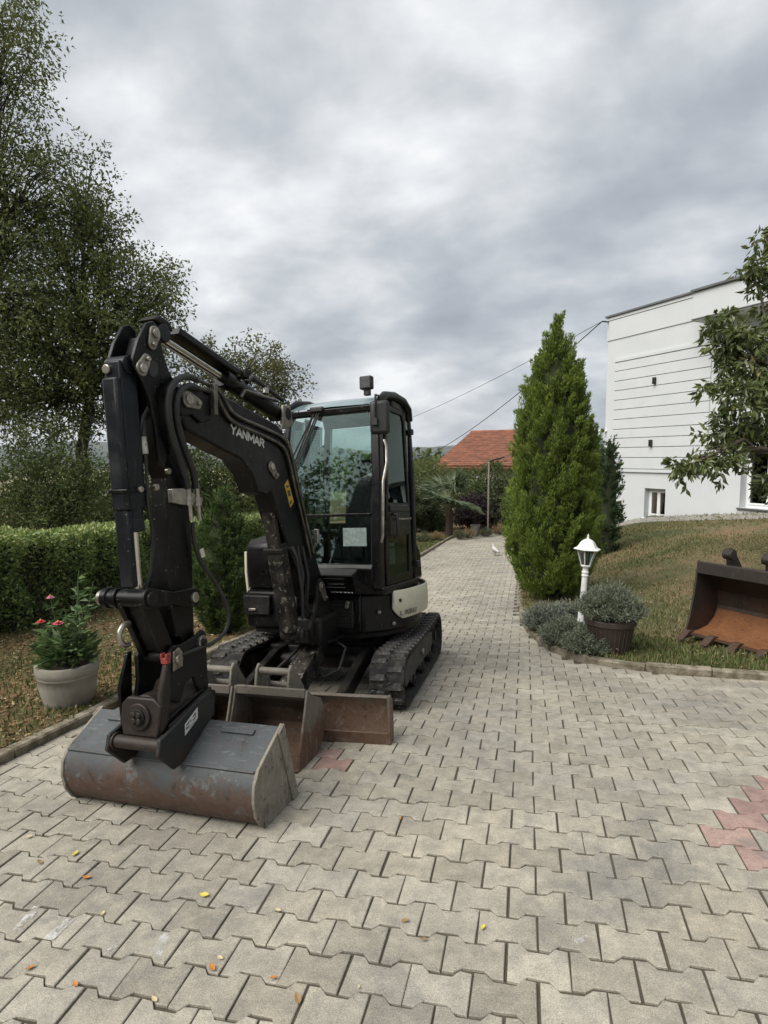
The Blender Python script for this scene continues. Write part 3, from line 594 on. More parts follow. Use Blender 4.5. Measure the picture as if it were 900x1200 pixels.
# roof: sloped roof light in front, domed black roof behind, headers
part('front_header', MB().prism([(-.462, 2.215), (-.468, 2.262), (-.40, 2.275), (-.39, 2.22)], lambda a, b, t: U(t, a, b), CX0 + .03, CX1 - .035), 'black', cab, .008)
rl = MB(); rr_ = []
for t in np.linspace(0, 1, 7):
    y = -.455 + .31 * t; z = 2.270 + .105 * math.sin(t * math.pi / 2)
    rr_.append([U(CX0 + .045, y, z - .02), U(CX0 + .07, y, z), U(.18, y, z + .008), U(CX1 - .12, y, z), U(CX1 - .095, y, z - .02)])
part('roof_light', rl.grid(rr_), 'roof_glass', cab, 0, 60)
part('roof', MB().prism([(-.15, 2.27), (-.15, 2.375), (.0, 2.392), (.16, 2.375), (.25, 2.32), (.27, 2.26)], lambda a, b, t: U(t, a, b), CX0 + .05, CX1 - .06), 'black', cab, .035)
for s_ in (1, -1):
    xs_ = (CX1 - .045) if s_ > 0 else (CX0 + .045)
    rail = [U(xs_, -.44, 2.235), U(xs_ - s_ * .004, -.40, 2.30), U(xs_ - s_ * .01, -.30, 2.355), U(xs_ - s_ * .01, -.1, 2.385), U(xs_ - s_ * .01, .1, 2.375), U(xs_ - s_ * .008, .215, 2.315), U(xs_ - s_ * .005, .24, 2.22)]
    part('roof_rail', MB().tube(rail, [.03, .034, .036, .036, .036, .036, .03], 10), 'black', cab, 0, 60)
part('rear_header', MB().box(U(.18, .215, 2.25), (.84, .05, .08), UAX), 'black', cab, .01)
part('rear_wall', MB().box(U(.18, .195, 1.08), (.86, .03, .52), UAX), 'plastic', cab, .008)
part('side_wall', MB().box(U(CX0 + .03, -.16, 1.0), (.02, .70, .36), UAX), 'plastic', cab, .006)
# glazing
def pane(name, pts, mat='glass', parent=cab, th=.005):
    P = [np.asarray(p) for p in pts]; n_ = nrm(np.cross(P[1] - P[0], P[2] - P[0])) * th; k = len(P)
    return part(name, MB().add(P + [p + n_ for p in P], [tuple(range(k))[::-1], tuple(range(k, 2 * k))] + [(i, (i + 1) % k, k + (i + 1) % k, k + i) for i in range(k)]), mat, parent, 0, 0)
wl, wr = CX0 + .045, CX1 - .07
ws = pane('windscreen', [U(wl, yfront(1.42) + .02, 1.42), U(wr, yfront(1.42) + .02, 1.42), U(wr - .03, yfront(2.22) + .02, 2.22), U(wl + .03, yfront(2.22) + .02, 2.22)])
lw = pane('lower_window', [U(wl, yfront(1.03) + .02, 1.03), U(wr, yfront(1.03) + .02, 1.03), U(wr, yfront(1.40) + .02, 1.40), U(wl, yfront(1.40) + .02, 1.40)])
part('window_bar', MB().box(U(.16, yfront(1.41) + .006, 1.41), (.80, .03, .022), UAX), 'black', cab, .004)
for s_ in (1, -1): part('window_gasket', MB().tube([U(wr - .004 if s_ > 0 else wl + .004, yfront(z) + .012, z) for z in (1.02, 1.4, 1.8)] + [U((wr - .022) if s_ > 0 else wl + .022, yfront(2.15) + .012, 2.15), U((wr - .06) if s_ > 0 else wl + .06, yfront(2.21) + .012, 2.212)], .010, 6), 'plastic', cab, 0)
part('front_sill', MB().prism([(-.585, .86), (-.60, 1.00), (-.575, 1.035), (-.53, 1.035), (-.53, .86)], lambda a, b, t: U(t, a, b), CX0 + .02, CX1 - .06), 'black', cab, .008)
pane('rear_window', [U(-.2, .20, 1.36), U(.58, .20, 1.36), U(.56, .215, 2.2), U(-.18, .215, 2.2)])
pane('side_window', [U(CX0 + .02, .15, 1.19), U(CX0 + .02, -.10, 1.19), U(CX0 + .05, -.10, 2.22), U(CX0 + .05, .15, 2.22)])
pane('side_window', [U(CX0 + .02, -.17, 1.19), U(CX0 + .02, -.48, 1.19), U(CX0 + .05, -.38, 2.22), U(CX0 + .05, -.17, 2.22)])
# door on the right flank
def D(y, z, o=0): return U(CX1 - xin(z) + .004 + o, y, z)
door_out = [(-.47, .86), (.06, .86), (.075, 2.22), (.03, 2.285), (-.28, 2.285), (-.345, 2.2), (-.46, 1.32), (-.475, 1.1)]
def ring(outer, inner, th, fn):
    n = len(outer); vs_ = [fn(a, b, 0) for a, b in outer] + [fn(a, b, 0) for a, b in inner] + [fn(a, b, th) for a, b in outer] + [fn(a, b, th) for a, b in inner]
    fs_ = []
    for i in range(n):
        j = (i + 1) % n; fs_ += [(2 * n + i, 2 * n + j, 3 * n + j, 3 * n + i), (i, n + i, n + j, j), (i, j, 2 * n + j, 2 * n + i), (n + i, 3 * n + i, 3 * n + j, n + j)]
    return MB().add(vs_, fs_)
up_in = [(-.40, 1.50), (.03, 1.50), (.045, 2.18), (.02, 2.235), (-.27, 2.235), (-.315, 2.18), (-.395, 1.54), (-.40, 1.52)]
up_out = [(-.455, 1.36), (.062, 1.36), (.075, 2.22), (.03, 2.285), (-.28, 2.285), (-.345, 2.2), (-.43, 1.6), (-.44, 1.5)]
lo_out = [(-.47, .86), (.06, .86), (.062, 1.36), (.04, 1.362), (-.20, 1.362), (-.30, 1.362), (-.455, 1.361), (-.475, 1.1)]
lo_in = [(-.40, .93), (.01, .93), (.02, 1.20), (.01, 1.235), (-.17, 1.235), (-.30, 1.235), (-.40, 1.225), (-.42, 1.1)]
door = part('door', ring(up_out, up_in, .035, lambda a, b, t: D(a, b, t - .03)), 'black', cab, .008)
part('door_lower_frame', ring(lo_out, lo_in, .035, lambda a, b, t: D(a, b, t - .03)), 'black', cab, .008)
pane('door_window', [D(a, b, -.012) for a, b in up_in], 'glass_dark'); pane('door_lower_window', [D(a, b, -.012) for a, b in lo_in], 'glass_dark')
part('door_lock_panel', MB().prism([(-.43, 1.25), (.04, 1.25), (.045, 1.475), (-.42, 1.475)], lambda a, b, t: D(a, b, t), -.02, .006), 'black', cab, .006)
part('door_ledge', MB().box(D(-.2, 1.455, .012), (.02, .40, .055), UAX), 'plastic', cab, .008)
hd = part('door_handle', MB().tube([D(-.33, 1.41, .01), D(-.33, 1.40, .045), D(-.33, 1.24, .045), D(-.33, 1.23, .01)], .013, 8), 'plastic', cab, 0)
part('lock_bar', MB().tube([D(-.29, 1.372, .02), D(-.1, 1.368, .022), D(.03, 1.372, .02)], .008, 6), 'steel', cab, 0)
part('grab_rail', MB().tube([U(CX1 + .008, yfront(1.95) + .015, 1.98), U(CX1 + .03, yfront(1.9) + .01, 1.93), U(CX1 + .03, yfront(1.8) + .02, 1.80), U(CX1 + .025, yfront(1.7) - .03, 1.66), U(CX1 + .03, yfront(1.5) - .03, 1.5), U(CX1 + .03, yfront(1.25) - .02, 1.25), U(CX1 + .008, yfront(1.2), 1.2)], .011, 8), 'steel', cab, 0)
rq = [(.10, .90), (.165, .90), (.19, 2.2), (.115, 2.22)]; pane('quarter_window', [D(a, b, -.02) for a, b in rq])
part('quarter_post', MB().prism([(.062, .86), (.10, .86), (.115, 2.28), (.077, 2.28)], lambda a, b, t: D(a, b, t - .03), 0, .03), 'black', cab, .006)
for z in (.98, 2.12): part('hinge', MB().box(D(.185, z, .012), (.035, .055, .05), UAX), 'plastic', cab, .006)
part('sticker', MB().prism([(-.385, 1.02), (-.27, 1.02), (-.27, 1.14), (-.385, 1.14)], lambda a, b, t: D(a, b, t), -.010, -.008), 'paper', cab, 0, 0)
part('sticker', MB().prism([(-.375, 1.155), (-.275, 1.155), (-.275, 1.185), (-.375, 1.185)], lambda a, b, t: D(a, b, t), -.010, -.008), 'paper', cab, 0, 0)
part('sticker', MB().box(U(.42, yfront(1.24) + .013, 1.24), (.20, .002, .14), UAX), 'paper', cab, 0, 0)
# interior
part('floor', MB().box(U(.18, -.18, .87), (.84, .70, .02), UAX), 'plastic', cab, 0)
st = part('seat', MB().box(U(.20, -.02, 1.10), (.46, .34, .12), UAX).box(U(.20, .0, .96), (.40, .3, .2), UAX), 'fabric', cab, .03)
part('seat_back', MB().box(U(.22, .125, 1.44), (.42, .10, .62), [UX, nrm(UY + V(0, 0, -.12)), nrm(V(0, 0, 1) + UY * .12)]), 'fabric', cab, .04)
part('headrest', MB().box(U(.22, .15, 1.82), (.26, .08, .16), UAX), 'fabric', cab, .03)
for s_ in (-1, 1):
    part('armrest_console', MB().box(U(.20 + s_ * .29, -.12, 1.12), (.10, .42, .34), UAX), 'plastic', cab, .03)
    part('joystick', MB().tube([U(.20 + s_ * .27, -.30, 1.28), U(.20 + s_ * .27, -.33, 1.40), U(.20 + s_ * .27, -.33, 1.49)], [.012, .016, .022], 8), 'plastic', cab, 0)
for k, x in enumerate((.06, .14, .24, .32)): part('travel_lever', MB().tube([U(x, -.40, .88), U(x, -.44, 1.15), U(x, -.45, 1.32)], [.01, .01, .014], 8), 'plastic', cab, 0)
part('dashboard', MB().box(U(.50, -.36, 1.12), (.16, .16, .46), UAX), 'plastic', cab, .02)
# wiper
for (a, b) in (((.04, 2.24), (-.19, 1.70)), ((.07, 2.25), (-.18, 1.68)), ((.09, 2.25), (-.10, 1.82)), ((.02, 2.2), (-.18, 1.83))):
    part('wiper_arm', MB().tube([U(a[0], yfront(a[1]) - .02, a[1]), U(b[0], yfront(b[1]) - .012, b[1])], .007, 6), 'plastic', cab, 0)
part('wiper_arm', MB().tube([U(-.19, yfront(1.70) - .014, 1.70), U(-.16, yfront(1.655) - .014, 1.655), U(-.11, yfront(1.66) - .014, 1.66), U(-.08, yfront(1.72) - .014, 1.72)], .007, 6), 'plastic', cab, 0)
part('wiper_motor', MB().box(U(.065, yfront(2.26) - .025, 2.262), (.12, .05, .045), UAX), 'plastic', cab, .012)
# work lamp, mirror, marker lamps
wk = part('work_lamp', MB().box(U(.478, -.40, 2.448), (.105, .06, .105), UAX), 'plastic', cab, .012)
part('lens', MB().box(U(.478, -.433, 2.448), (.088, .006, .088), UAX), 'lamp_lens', wk, .002)
part('lamp_stem', MB().box(U(.478, -.39, 2.38), (.05, .04, .06), UAX), 'plastic', wk, .005)
mc = U(.685, -.63, 2.125)
MX = [nrm(UX * .95 + UY * .3), nrm(UY * .95 - UX * .3), V(0, 0, 1)]
mr = part('mirror', MB().box(mc, (.145, .05, .25), MX), 'plastic', cab, .024, 35)
part('mirror_arm', MB().tube([U(.60, -.42, 2.26), U(.63, -.52, 2.31), U(.665, -.655, 2.29), U(.665, -.68, 2.18), U(.665, -.675, 2.10)], .009, 8).box(U(.665, -.672, 2.09), (.04, .03, .05), UAX), 'plastic', mr, 0)
part('marker_lamp', MB().box(U(.545, yfront(2.17) - .008, 2.175), (.032, .012, .05), UAX), 'steel', cab, .004)
part('roof_lamp', MB().box(U(-.33, -.43, 2.285), (.13, .07, .035), UAX).tube([U(-.28, -.42, 2.27), U(-.25, -.41, 2.2)], .012, 6), 'plastic', cab, .01)
# nose panel under the windscreen
np_ = part('nose_panel', MB().prism([(-.575, 1.005), (-.715, .955), (-.70, .945), (-.655, .812), (-.575, .812)], lambda a, b, t: U(t, a, b), .02, .47), 'black', None, .006)
part('nose_side', MB().add([U(.47, -.575, 1.0), U(.47, -.712, .952), U(.60, -.56, .815), U(.47, -.655, .815), U(.59, -.565, .99)], [(0, 1, 2, 4), (1, 3, 2)]), 'black', np_, 0, 0)
part('nose_top', MB().add([U(.03, -.580, 1.0065), U(.03, -.708, .9608), U(.46, -.708, .9608), U(.46, -.580, 1.0065), U(.53, -.57, 1.003)], [(0, 1, 2, 3)]), M['frame_grey'], np_, 0, 0)
fy = nrm(U(0, .045, .133))
text('lettering', 'YANMAR', U(.255, -.6600, .822), UX, fy, .027, 'white_txt', np_, .004, 1.0, .16, .24)
text('lettering', 'RUBAG', U(.25, -.683, .885), UX, fy, .032, 'grey_txt', np_, .004, .72, .14, .16, .2)
part('logo_frame', MB().box(U(.305, -.674, .866) - fy * 0, (.17, .003, .004), [UX, np.cross(fy, UX), fy]).box(U(.305, -.698, .934), (.17, .003, .004), [UX, np.cross(fy, UX), fy]), M['grey_txt'], np_, 0)

# ---- swing bracket and boom
foot = bp(376, 688, .09)
fu, fz = foot
sb = slab('swing_bracket', [(fu - .16, .47), (fu - .20, .60), (fu - .10, .74), (fu - .07, fz), (fu, fz + .07), (fu + .07, fz), (fu + .16, .74), (fu + .22, .50)], .062, .098, 'black_d', None, .012)
slab('bracket_cheek', [(fu - .16, .47), (fu - .20, .60), (fu - .10, .74), (fu - .07, fz), (fu, fz + .07), (fu + .07, fz), (fu + .16, .74), (fu + .22, .50)], -.098, -.062, 'black_d', sb, .012)
part('bracket_core', MB().box(B(fu + .02, .57, 0), (.30, .34, .20), BAX).cyl(B(fu + .08, .40, 0), B(fu + .08, .76, 0), .10, 20), 'black_d', sb, .02)
part('bracket_plate', MB().box(U(.10, -.66, .475), (.42, .26, .022), UAX), 'black_d', sb, .006)
nbx = part('bracket_housing', MB().box(U(.07, -.60, .66), (.20, .10, .20), UAX), 'black_d', sb, .02)
part('name_plate', MB().box(U(.07, -.652, .66), (.10, .006, .06), UAX), 'steel', nbx, .003); text('lettering', 'VIO', U(.035, -.656, .645), UX, V(0, 0, 1), .03, 'dark_txt', nbx, .002)
BH = .07
bt_px = [(212, 462), (222, 449), (240, 453), (262, 463), (300, 483), (326, 498), (341, 519), (348, 545), (360, 605), (371, 655), (382, 690), (374, 704), (360, 697)]
bb_px = [(349, 668), (338, 640), (325, 600), (318, 575), (313, 580), (303, 577), (296, 556), (283, 538), (250, 521), (220, 504), (210, 485)]
boom_poly = trace(bt_px + bb_px, BH)
boom = slab('boom', boom_poly, -BH, BH, 'black', None, .012)
def plate_pin(px, py, px2, py2, off, r, parent, mat='pinplate', name='pin_plate'):
    a = bp(px, py, off); b = bp(px2, py2, off); m = MB(); d = V(b[0] - a[0], b[1] - a[1]); l = np.linalg.norm(d); d = d / l; n_ = V(-d[1], d[0]); q = []
    for k in np.linspace(90, 270, 9): q.append(V(*a) + r * (d * math.cos(math.radians(k)) + n_ * math.sin(math.radians(k))))
    for k in np.linspace(-90, 90, 9): q.append(V(*b) + r * .72 * (d * math.cos(math.radians(k)) + n_ * math.sin(math.radians(k))))
    o = slab(name, [tuple(x) for x in q], off, off + .012, mat, parent, .003)
    disc_bolt('pin', B(*a, off + .012), rv, r * .62, .010, 'steel', o); disc_bolt('bolt', B(*b, off + .012), rv, r * .36, .016, 'steel', o, 6); return o
slab('boom_boss', trace([(207, 474), (215, 456), (232, 452), (248, 470), (247, 492), (236, 496), (226, 486), (214, 488)], .085), BH + .001, .085, 'black', boom, .006)
plate_pin(219, 468, 230, 473, .086, .042, boom)
plate_pin(317, 547, 322, 557, BH, .035, boom)
a1, a2 = bp(266, 494, BH), bp(309, 521, BH)
yx = B(*a2, BH) - B(*a1, BH); yd_ = nrm(np.cross(rv, nrm(yx))); yd_ = yd_ if yd_[2] > 0 else -yd_
lo = bp(270, 508.5, BH); hi_ = bp(309, 525.5, BH); yx = B(*hi_, BH) - B(*lo, BH); yl = np.linalg.norm(yx); yd_ = nrm(np.cross(rv, nrm(yx))); yd_ = yd_ if yd_[2] > 0 else -yd_
text('lettering', 'YANMAR', B(*lo, BH), yx, yd_, .062, 'white_txt', boom, .002, (yl / .062 - 5 * .13) / 6.28, .13, .21)
def quad(name, pts, off, mat, parent, th=.0015): return slab(name, trace(pts, off), off + .001, off + .001 + th, mat, parent, 0)
yk = quad('warning_sticker', [(333, 568), (337, 562), (344, 588), (340, 595)], BH, 'yellow', boom)
quad('sticker_mark', [(340, 586), (342, 587), (341, 591), (339.5, 590)], BH + .002, 'dark_txt', yk); quad('sticker_mark', [(335, 569), (338, 568.5), (338.4, 571), (335.6, 572)], BH + .002, 'dark_txt', yk); quad('sticker_mark', [(336.5, 575), (339.4, 574), (340.5, 581), (338, 582)], BH + .002, 'dark_txt', yk)
def hose(name, pts, off, r, mat, parent, n=8):
    L_ = []
    for q in pts:
        o = q[2] if len(q) > 2 else off; u, z = bp(q[0], q[1], o); L_.append((u, z, o))
    return part(name, MB().tube([B(*p) for p in densify(L_, .04)], r, n), mat, parent, 0, 60)
tub1 = [(227, 444), (240, 449), (254, 455), (262, 466), (270, 480), (280, 489), (305, 500), (328, 511), (337, 519), (343, 540), (350, 572), (358, 606), (367, 648)]
hose('hydraulic_tube', tub1, .085, .011, 'tube', boom); hose('hydraulic_tube', [(x - (3 if i > 2 else 0), y + 8 - (3 if i > 8 else 0)) for i, (x, y) in enumerate(tub1)], .085, .011, 'tube', boom)
hose('hydraulic_tube', [(325, 470), (300, 462), (286, 458), (282, 466)], .06, .012, 'tube', boom)
part('tube_clamp', MB().box(B(*bp(251, 468, .10), .10), (.03, .03, .17), BAX), 'tube', boom, .004)
# ---- arm cylinder on top of the boom
pa = bp(178, 391, 0.0); pbx = bp(330, 490, 0.0)
A3, B3 = B(pa[0] + .035, pa[1], 0), B(pbx[0] - .03, pbx[1] + .02, 0); dcy = nrm(B3 - A3); ln = np.linalg.norm(B3 - A3)
ac = part('arm_cylinder', MB().cyl(A3 + dcy * ln * .47, B3, .048, 20).cyl(A3 + dcy * ln * .44, A3 + dcy * ln * .50, .058, 20).cyl(B3 - rv * .07, B3 + rv * .07, .045, 16), 'black', None, .006)
part('cylinder_rod', MB().cyl(A3, A3 + dcy * ln * .46, .026, 16), 'chrome', ac, 0, 60)
upv = nrm(np.cross(rv, dcy)); upv = upv if upv[2] > 0 else -upv
part('cylinder_guard', MB().prism([(.10, .045), (.10, .085), (ln * .60, .085), (ln * .60, .06), (ln * .5, .045)], lambda a, b, t: A3 + dcy * a + upv * b + rv * t, -.055, .055), 'black', ac, .008)
part('guard_clamp', MB().box(A3 + dcy * ln * .57 + upv * .075, (.14, .05, .05), [rv, dcy, upv]), 'black_d', ac, .006)
part('hose', MB().tube([A3 + dcy * ln * .62 + upv * .05 + rv * .03, A3 + dcy * ln * .66 + upv * .10 + rv * .03, A3 + dcy * ln * .80 + upv * .10 + rv * .03, B3 + upv * .10 + rv * .02], .014, 8), 'hose', ac, 0, 60)
for f_, o_ in ((.53, .03), (.78, .045)): disc_bolt('fitting', A3 + dcy * ln * f_ + upv * .055 + rv * o_, upv, .02, .03, 'steel', ac)
slab('lug_plate', [(pbx[0] - .10, pbx[1] + .07), (pbx[0] + .0, pbx[1] + .08), (pbx[0] + .05, pbx[1] - .05), (pbx[0] - .12, pbx[1] - .10)], .05, .068, 'pinplate', boom, .006)
# ---- arm
AH = .055
arm_r = [(190, 430), (197, 448), (206, 470), (216, 492), (220, 520), (224, 600), (226, 660), (228, 742), (236, 750), (232, 763), (222, 760)]
arm_l = [(207, 745), (199, 700), (198, 660), (198, 560), (189, 540), (183, 505)]
arm = slab('arm', trace(arm_r + arm_l, AH), -AH, AH, 'black', None, .010)
pl_px = [(172, 378), (179, 376), (186, 384), (189, 405), (196, 430), (206, 452), (219, 458), (231, 466), (230, 480), (216, 488), (206, 500), (199, 530), (192, 548), (186, 540), (182, 500), (176, 470), (166, 446), (157, 430), (156, 420), (162, 398)]
for o0, o1 in ((AH + .001, AH + .022), (-AH - .022, -AH - .001)):
    m = MB().prism(trace(pl_px, AH + .02), lambda a, b, t: B(a, b, t), o0, o1); part('arm_head_plate', m, 'black', arm, .004)
hole = [bp(180 + 5.5 * math.cos(a), 432 + 10 * math.sin(a), AH + .023) for a in np.linspace(0, 2 * math.pi, 13)[:-1]]
slab('plate_hole', hole, AH + .0225, AH + .0235, 'frame_grey', arm, 0)
part('head_spacer', MB().cyl(B(pa[0] + .03, pa[1] + .005, -AH), B(pa[0] + .03, pa[1] + .005, AH), .045, 18).box(B(*bp(163, 408, 0), 0), (AH * 2, .10, .04), [rv, nrm(B(.1, .28, 0) - B(0, 0, 0)), nrm(np.cross(rv, B(.1, .28, 0) - B(0, 0, 0)))]), 'blueblack', arm, .006)
plate_pin(180, 391, 177, 404, AH + .022, .035, arm); plate_pin(165, 432, 170, 421, AH + .022, .035, arm)
part('head_cap', MB().prism([(pa[0] - .05, pa[1] + .05), (pa[0] + .0, pa[1] + .085), (pa[0] + .08, pa[1] + .07), (pa[0] + .10, pa[1] + .03), (pa[0] + .02, pa[1] + .045)], lambda a, b, t: B(a, b, t), -.05, .05), 'black_d', arm, .008)
for q in ((196, 552), (182, 571)): disc_bolt('bolt', B(*bp(*q, AH), AH), rv, .016, .014, 'steel', arm)
# hoses looping over the boom-arm joint, fittings and bracket
hose('hose', [(230, 445, .09), (220, 441, .10), (208, 445, .11), (199, 458, .115), (197, 480, .115), (201, 508, .11), (210, 538, .10), (217, 558, .09), (220, 572, .085)], .09, .017, 'hose', arm, 10)
hose('hose', [(233, 456, .09), (222, 452, .10), (211, 458, .115), (206, 475, .12), (209, 502, .115), (218, 530, .105), (226, 552, .095), (229, 572, .085)], .09, .017, 'hose', arm, 10)
slab('hose_bracket', trace([(200, 573), (214, 572), (236, 584), (236, 588), (214, 592), (201, 589)], AH + .02), AH, AH + .03, 'steel', arm, .003)
for q0 in ((220, 568), (230, 568)):
    a, b, c_ = bp(q0[0], q0[1], .085), bp(q0[0] + 2, q0[1] + 20, .085), bp(q0[0] + 4, q0[1] + 42, .085)
    part('hose_fitting', MB().cyl(B(*a, .085), B(*b, .085), .014, 10).cyl(B(*b, .085), B(*c_, .085), .011, 8).cyl(B(b[0], b[1] - .02, .085), B(b[0], b[1] + .02, .085), .019, 6), 'steel', arm, 0)
hose('hose', [(226, 612, .085), (227, 632, .08), (236, 660, .09), (252, 682, .10), (263, 703, .12), (268, 722, .13), (264, 740, .13), (250, 753, .12), (230, 761, .11), (212, 768, .09), (202, 778, .07)], .09, .010, 'hose', arm)
slab('hose_tag', trace([(234, 644), (238, 642), (240, 652), (236, 654)], .10), .10, .103, 'cream', arm, 0)
hose('hose', [(175, 478, .0), (169, 492, .02), (168, 512, .04)], .03, .014, 'hose', arm); hose('hose', [(170, 520, .05), (172, 560, .05), (174, 600, .05), (177, 612, .04), (179, 640, .03), (176, 672, .03), (170, 690, .02)], .04, .008, 'hose', arm)
part('hose_fitting', MB().cyl(B(*bp(168, 512, .04), .04), B(*bp(170, 532, .045), .045), .016, 10), 'steel', arm, 0)
# ---- bucket cylinder with its guard in front of the arm
t0, t1 = bp(143, 421, .03), bp(152, 609, .03); b1 = bp(160, 690, .0)
cx = [B(t0[0] + .02, t0[1] - .02, 0), B(b1[0] + .012, b1[1], 0)]; dc = nrm(cx[1] - cx[0]); lc = np.linalg.norm(cx[1] - cx[0]); fwv = nrm(np.cross(rv, dc)); fwv = fwv if fwv @ dv < 0 else -fwv
bc = part('bucket_cylinder', MB().cyl(cx[0], cx[0] + dc * lc * .70, .045, 18).cyl(cx[0] + dc * lc * .68, cx[0] + dc * lc * .74, .05, 18).cyl(cx[0] - rv * .055, cx[0] + rv * .055, .04, 16), 'blueblack', None, .005)
part('cylinder_rod', MB().cyl(cx[0] + dc * lc * .70, cx[1], .021, 16), 'chrome', bc, 0, 60)
def gd(a, b, t): return cx[0] + dc * a + fwv * b + rv * t
part('cylinder_guard', MB().prism([(-.045, .052), (-.045, -.052), (.045, -.052), (.045, .052)], lambda a, b, t: gd(t, b, a), -.015, lc * .64).prism([(-.045, .052), (-.045, .072), (.03, .072), (.045, .052)], lambda a, b, t: gd(t, b, a), .06, lc * .64), 'blueblack', bc, .010)
part('rod_guard', MB().prism([(-.045, .036), (-.045, .062), (.028, .062), (.034, .036)], lambda a, b, t: gd(t, b, a), lc * .64, lc * .985), 'blueblack', bc, .006)
part('guard_band', MB().prism([(-.052, -.056), (-.052, .080), (.052, .080), (.052, -.056)], lambda a, b, t: gd(t, b, a), lc * .545, lc * .562), 'black', bc, .004)
disc_bolt('pin_cap', gd(.022, .052, -.024), fwv, .021, .012, 'steel', bc); disc_bolt('bolt', gd(lc * .55, -.0, .054), rv, .014, .012, 'steel', bc)
# ---- boom cylinder in front of the boom
k0, k1 = bp(313, 560, 0), bp(342, 742, 0); K0, K1 = B(*k0, 0), B(*k1, 0); dk = nrm(K1 - K0); lk = np.linalg.norm(K1 - K0)
kc = part('boom_cylinder', MB().cyl(K0 + dk * lk * .43, K1, .058, 22).cyl(K0 + dk * lk * .40, K0 + dk * lk * .46, .066, 22).cyl(K1 - rv * .07, K1 + rv * .07, .05, 16), 'worn', None, .006)
part('cylinder_rod', MB().cyl(K0, K0 + dk * lk * .42, .028, 16), 'chrome', kc, 0, 60)
fk = nrm(np.cross(rv, dk)); fk = fk if fk @ dv < 0 else -fk
part('rod_guard', MB().prism([(-.048, .035), (-.048, .060), (.048, .060), (.048, .035)], lambda a, b, t: K0 + dk * t + fk * b + rv * a, .02, lk * .44), 'worn', kc, .006)
part('guard_clamp', MB().box(K0 + dk * lk * .435 + fk * .03, (.15, .10, .035), [rv, fk, dk]), 'black_d', kc, .008)
part('barrel_guard', MB().prism([(-.06, .045), (-.05, .072), (.05, .072), (.06, .045)], lambda a, b, t: K0 + dk * t + fk * b + rv * a, lk * .45, lk * .97), 'worn', kc, .006)
part('hose', MB().tube([K0 + dk * lk * .44 + rv * .08, K0 + dk * lk * .43 + rv * .11, K0 + dk * lk * .50 + rv * .13, K0 + dk * lk * .75 + rv * .13, K0 + dk * lk * .9 + rv * .10], .010, 8), 'hose', kc, 0, 60)
for k in range(2): part('hose', MB().tube([B(*bp(348 + k * 6, 640, .06), .06), B(*bp(355 + k * 6, 675, .10), .10), B(*bp(352 + k * 7, 708, .08), .08), B(*bp(362 + k * 3, 728, .02), .02)], .013, 8), 'hose', sb, 0, 60)
part('hose_clamp', MB().box(B(*bp(371, 628, .09), .09), (.03, .03, .10), BAX), 'steel', sb, .004)
plate_pin(376, 688, 380, 700, .10, .040, sb)
# ---- bucket linkage
q1, q2, qa, qc = bp(176, 702, .085), bp(226, 700, .085), bp(233, 752, .085), bp(204, 770, .085)
def bone(a, b, r, waist, o0, o1, mat, parent, name):
    a, b = V(*a), V(*b); d = b - a; l = np.linalg.norm(d); d = d / l; n_ = V(-d[1], d[0]); q = []
    for k in np.linspace(110, 250, 9): q.append(a + r * (d * math.cos(math.radians(k)) + n_ * math.sin(math.radians(k))))
    q.append(a + d * l * .5 - n_ * waist)
    for k in np.linspace(-70, 70, 9): q.append(b + r * (d * math.cos(math.radians(k)) + n_ * math.sin(math.radians(k))))
    q.append(a + d * l * .5 + n_ * waist); return slab(name, [tuple(x) for x in q], o0, o1, mat, parent, .004)
lkg = bone(q1, q2, .052, .030, .075, .092, 'black', None, 'linkage'); bone(q1, q2, .052, .030, -.092, -.075, 'black', lkg, 'guide_link')
part('link_pin', MB().cyl(B(*q1, -.15), B(*q1, .075), .042, 18).cyl(B(*q1, -.165), B(*q1, -.13), .05, 18), 'black', lkg, .006)
disc_bolt('pin', B(*q1, .092), rv, .034, .012, 'black_d', lkg); disc_bolt('pin', B(*q2, .092), rv, .026, .014, 'steel', lkg); disc_bolt('pin', B(*q1, -.165), -rv, .036, .03, 'steel', lkg)
m = MB(); d = V(qc[0] - q1[0], qc[1] - q1[1]); d = d / np.linalg.norm(d); n_ = V(-d[1], d[0])
lp = [V(*q1) + n_ * .045, V(*q1) - n_ * .045, V(*qc) - n_ * .04 - d * .03, V(*qc) - d * -.01, V(*qc) + n_ * .04 - d * .03]
for o0, o1 in ((-.075, -.045), (.045, .070)): slab('bucket_link', [tuple(x) for x in lp], o0, o1, 'black', lkg, .006)
slab('bucket_link_web', [tuple(V(*q1) * (1 - t) + V(*qc) * t + n_ * s_) for t, s_ in ((.10, .02), (.10, -.02), (.86, -.02), (.86, .02))], -.045, .045, 'black', lkg, .006)
part('lifting_eye', MB().tube([B(q1[0] - .02 + .05 * math.cos(a), q1[1] - .16 + .05 * math.sin(a), -.03) for a in np.linspace(math.pi * .4, math.pi * 1.6, 9)], .012, 8), 'steel', lkg, 0, 60)
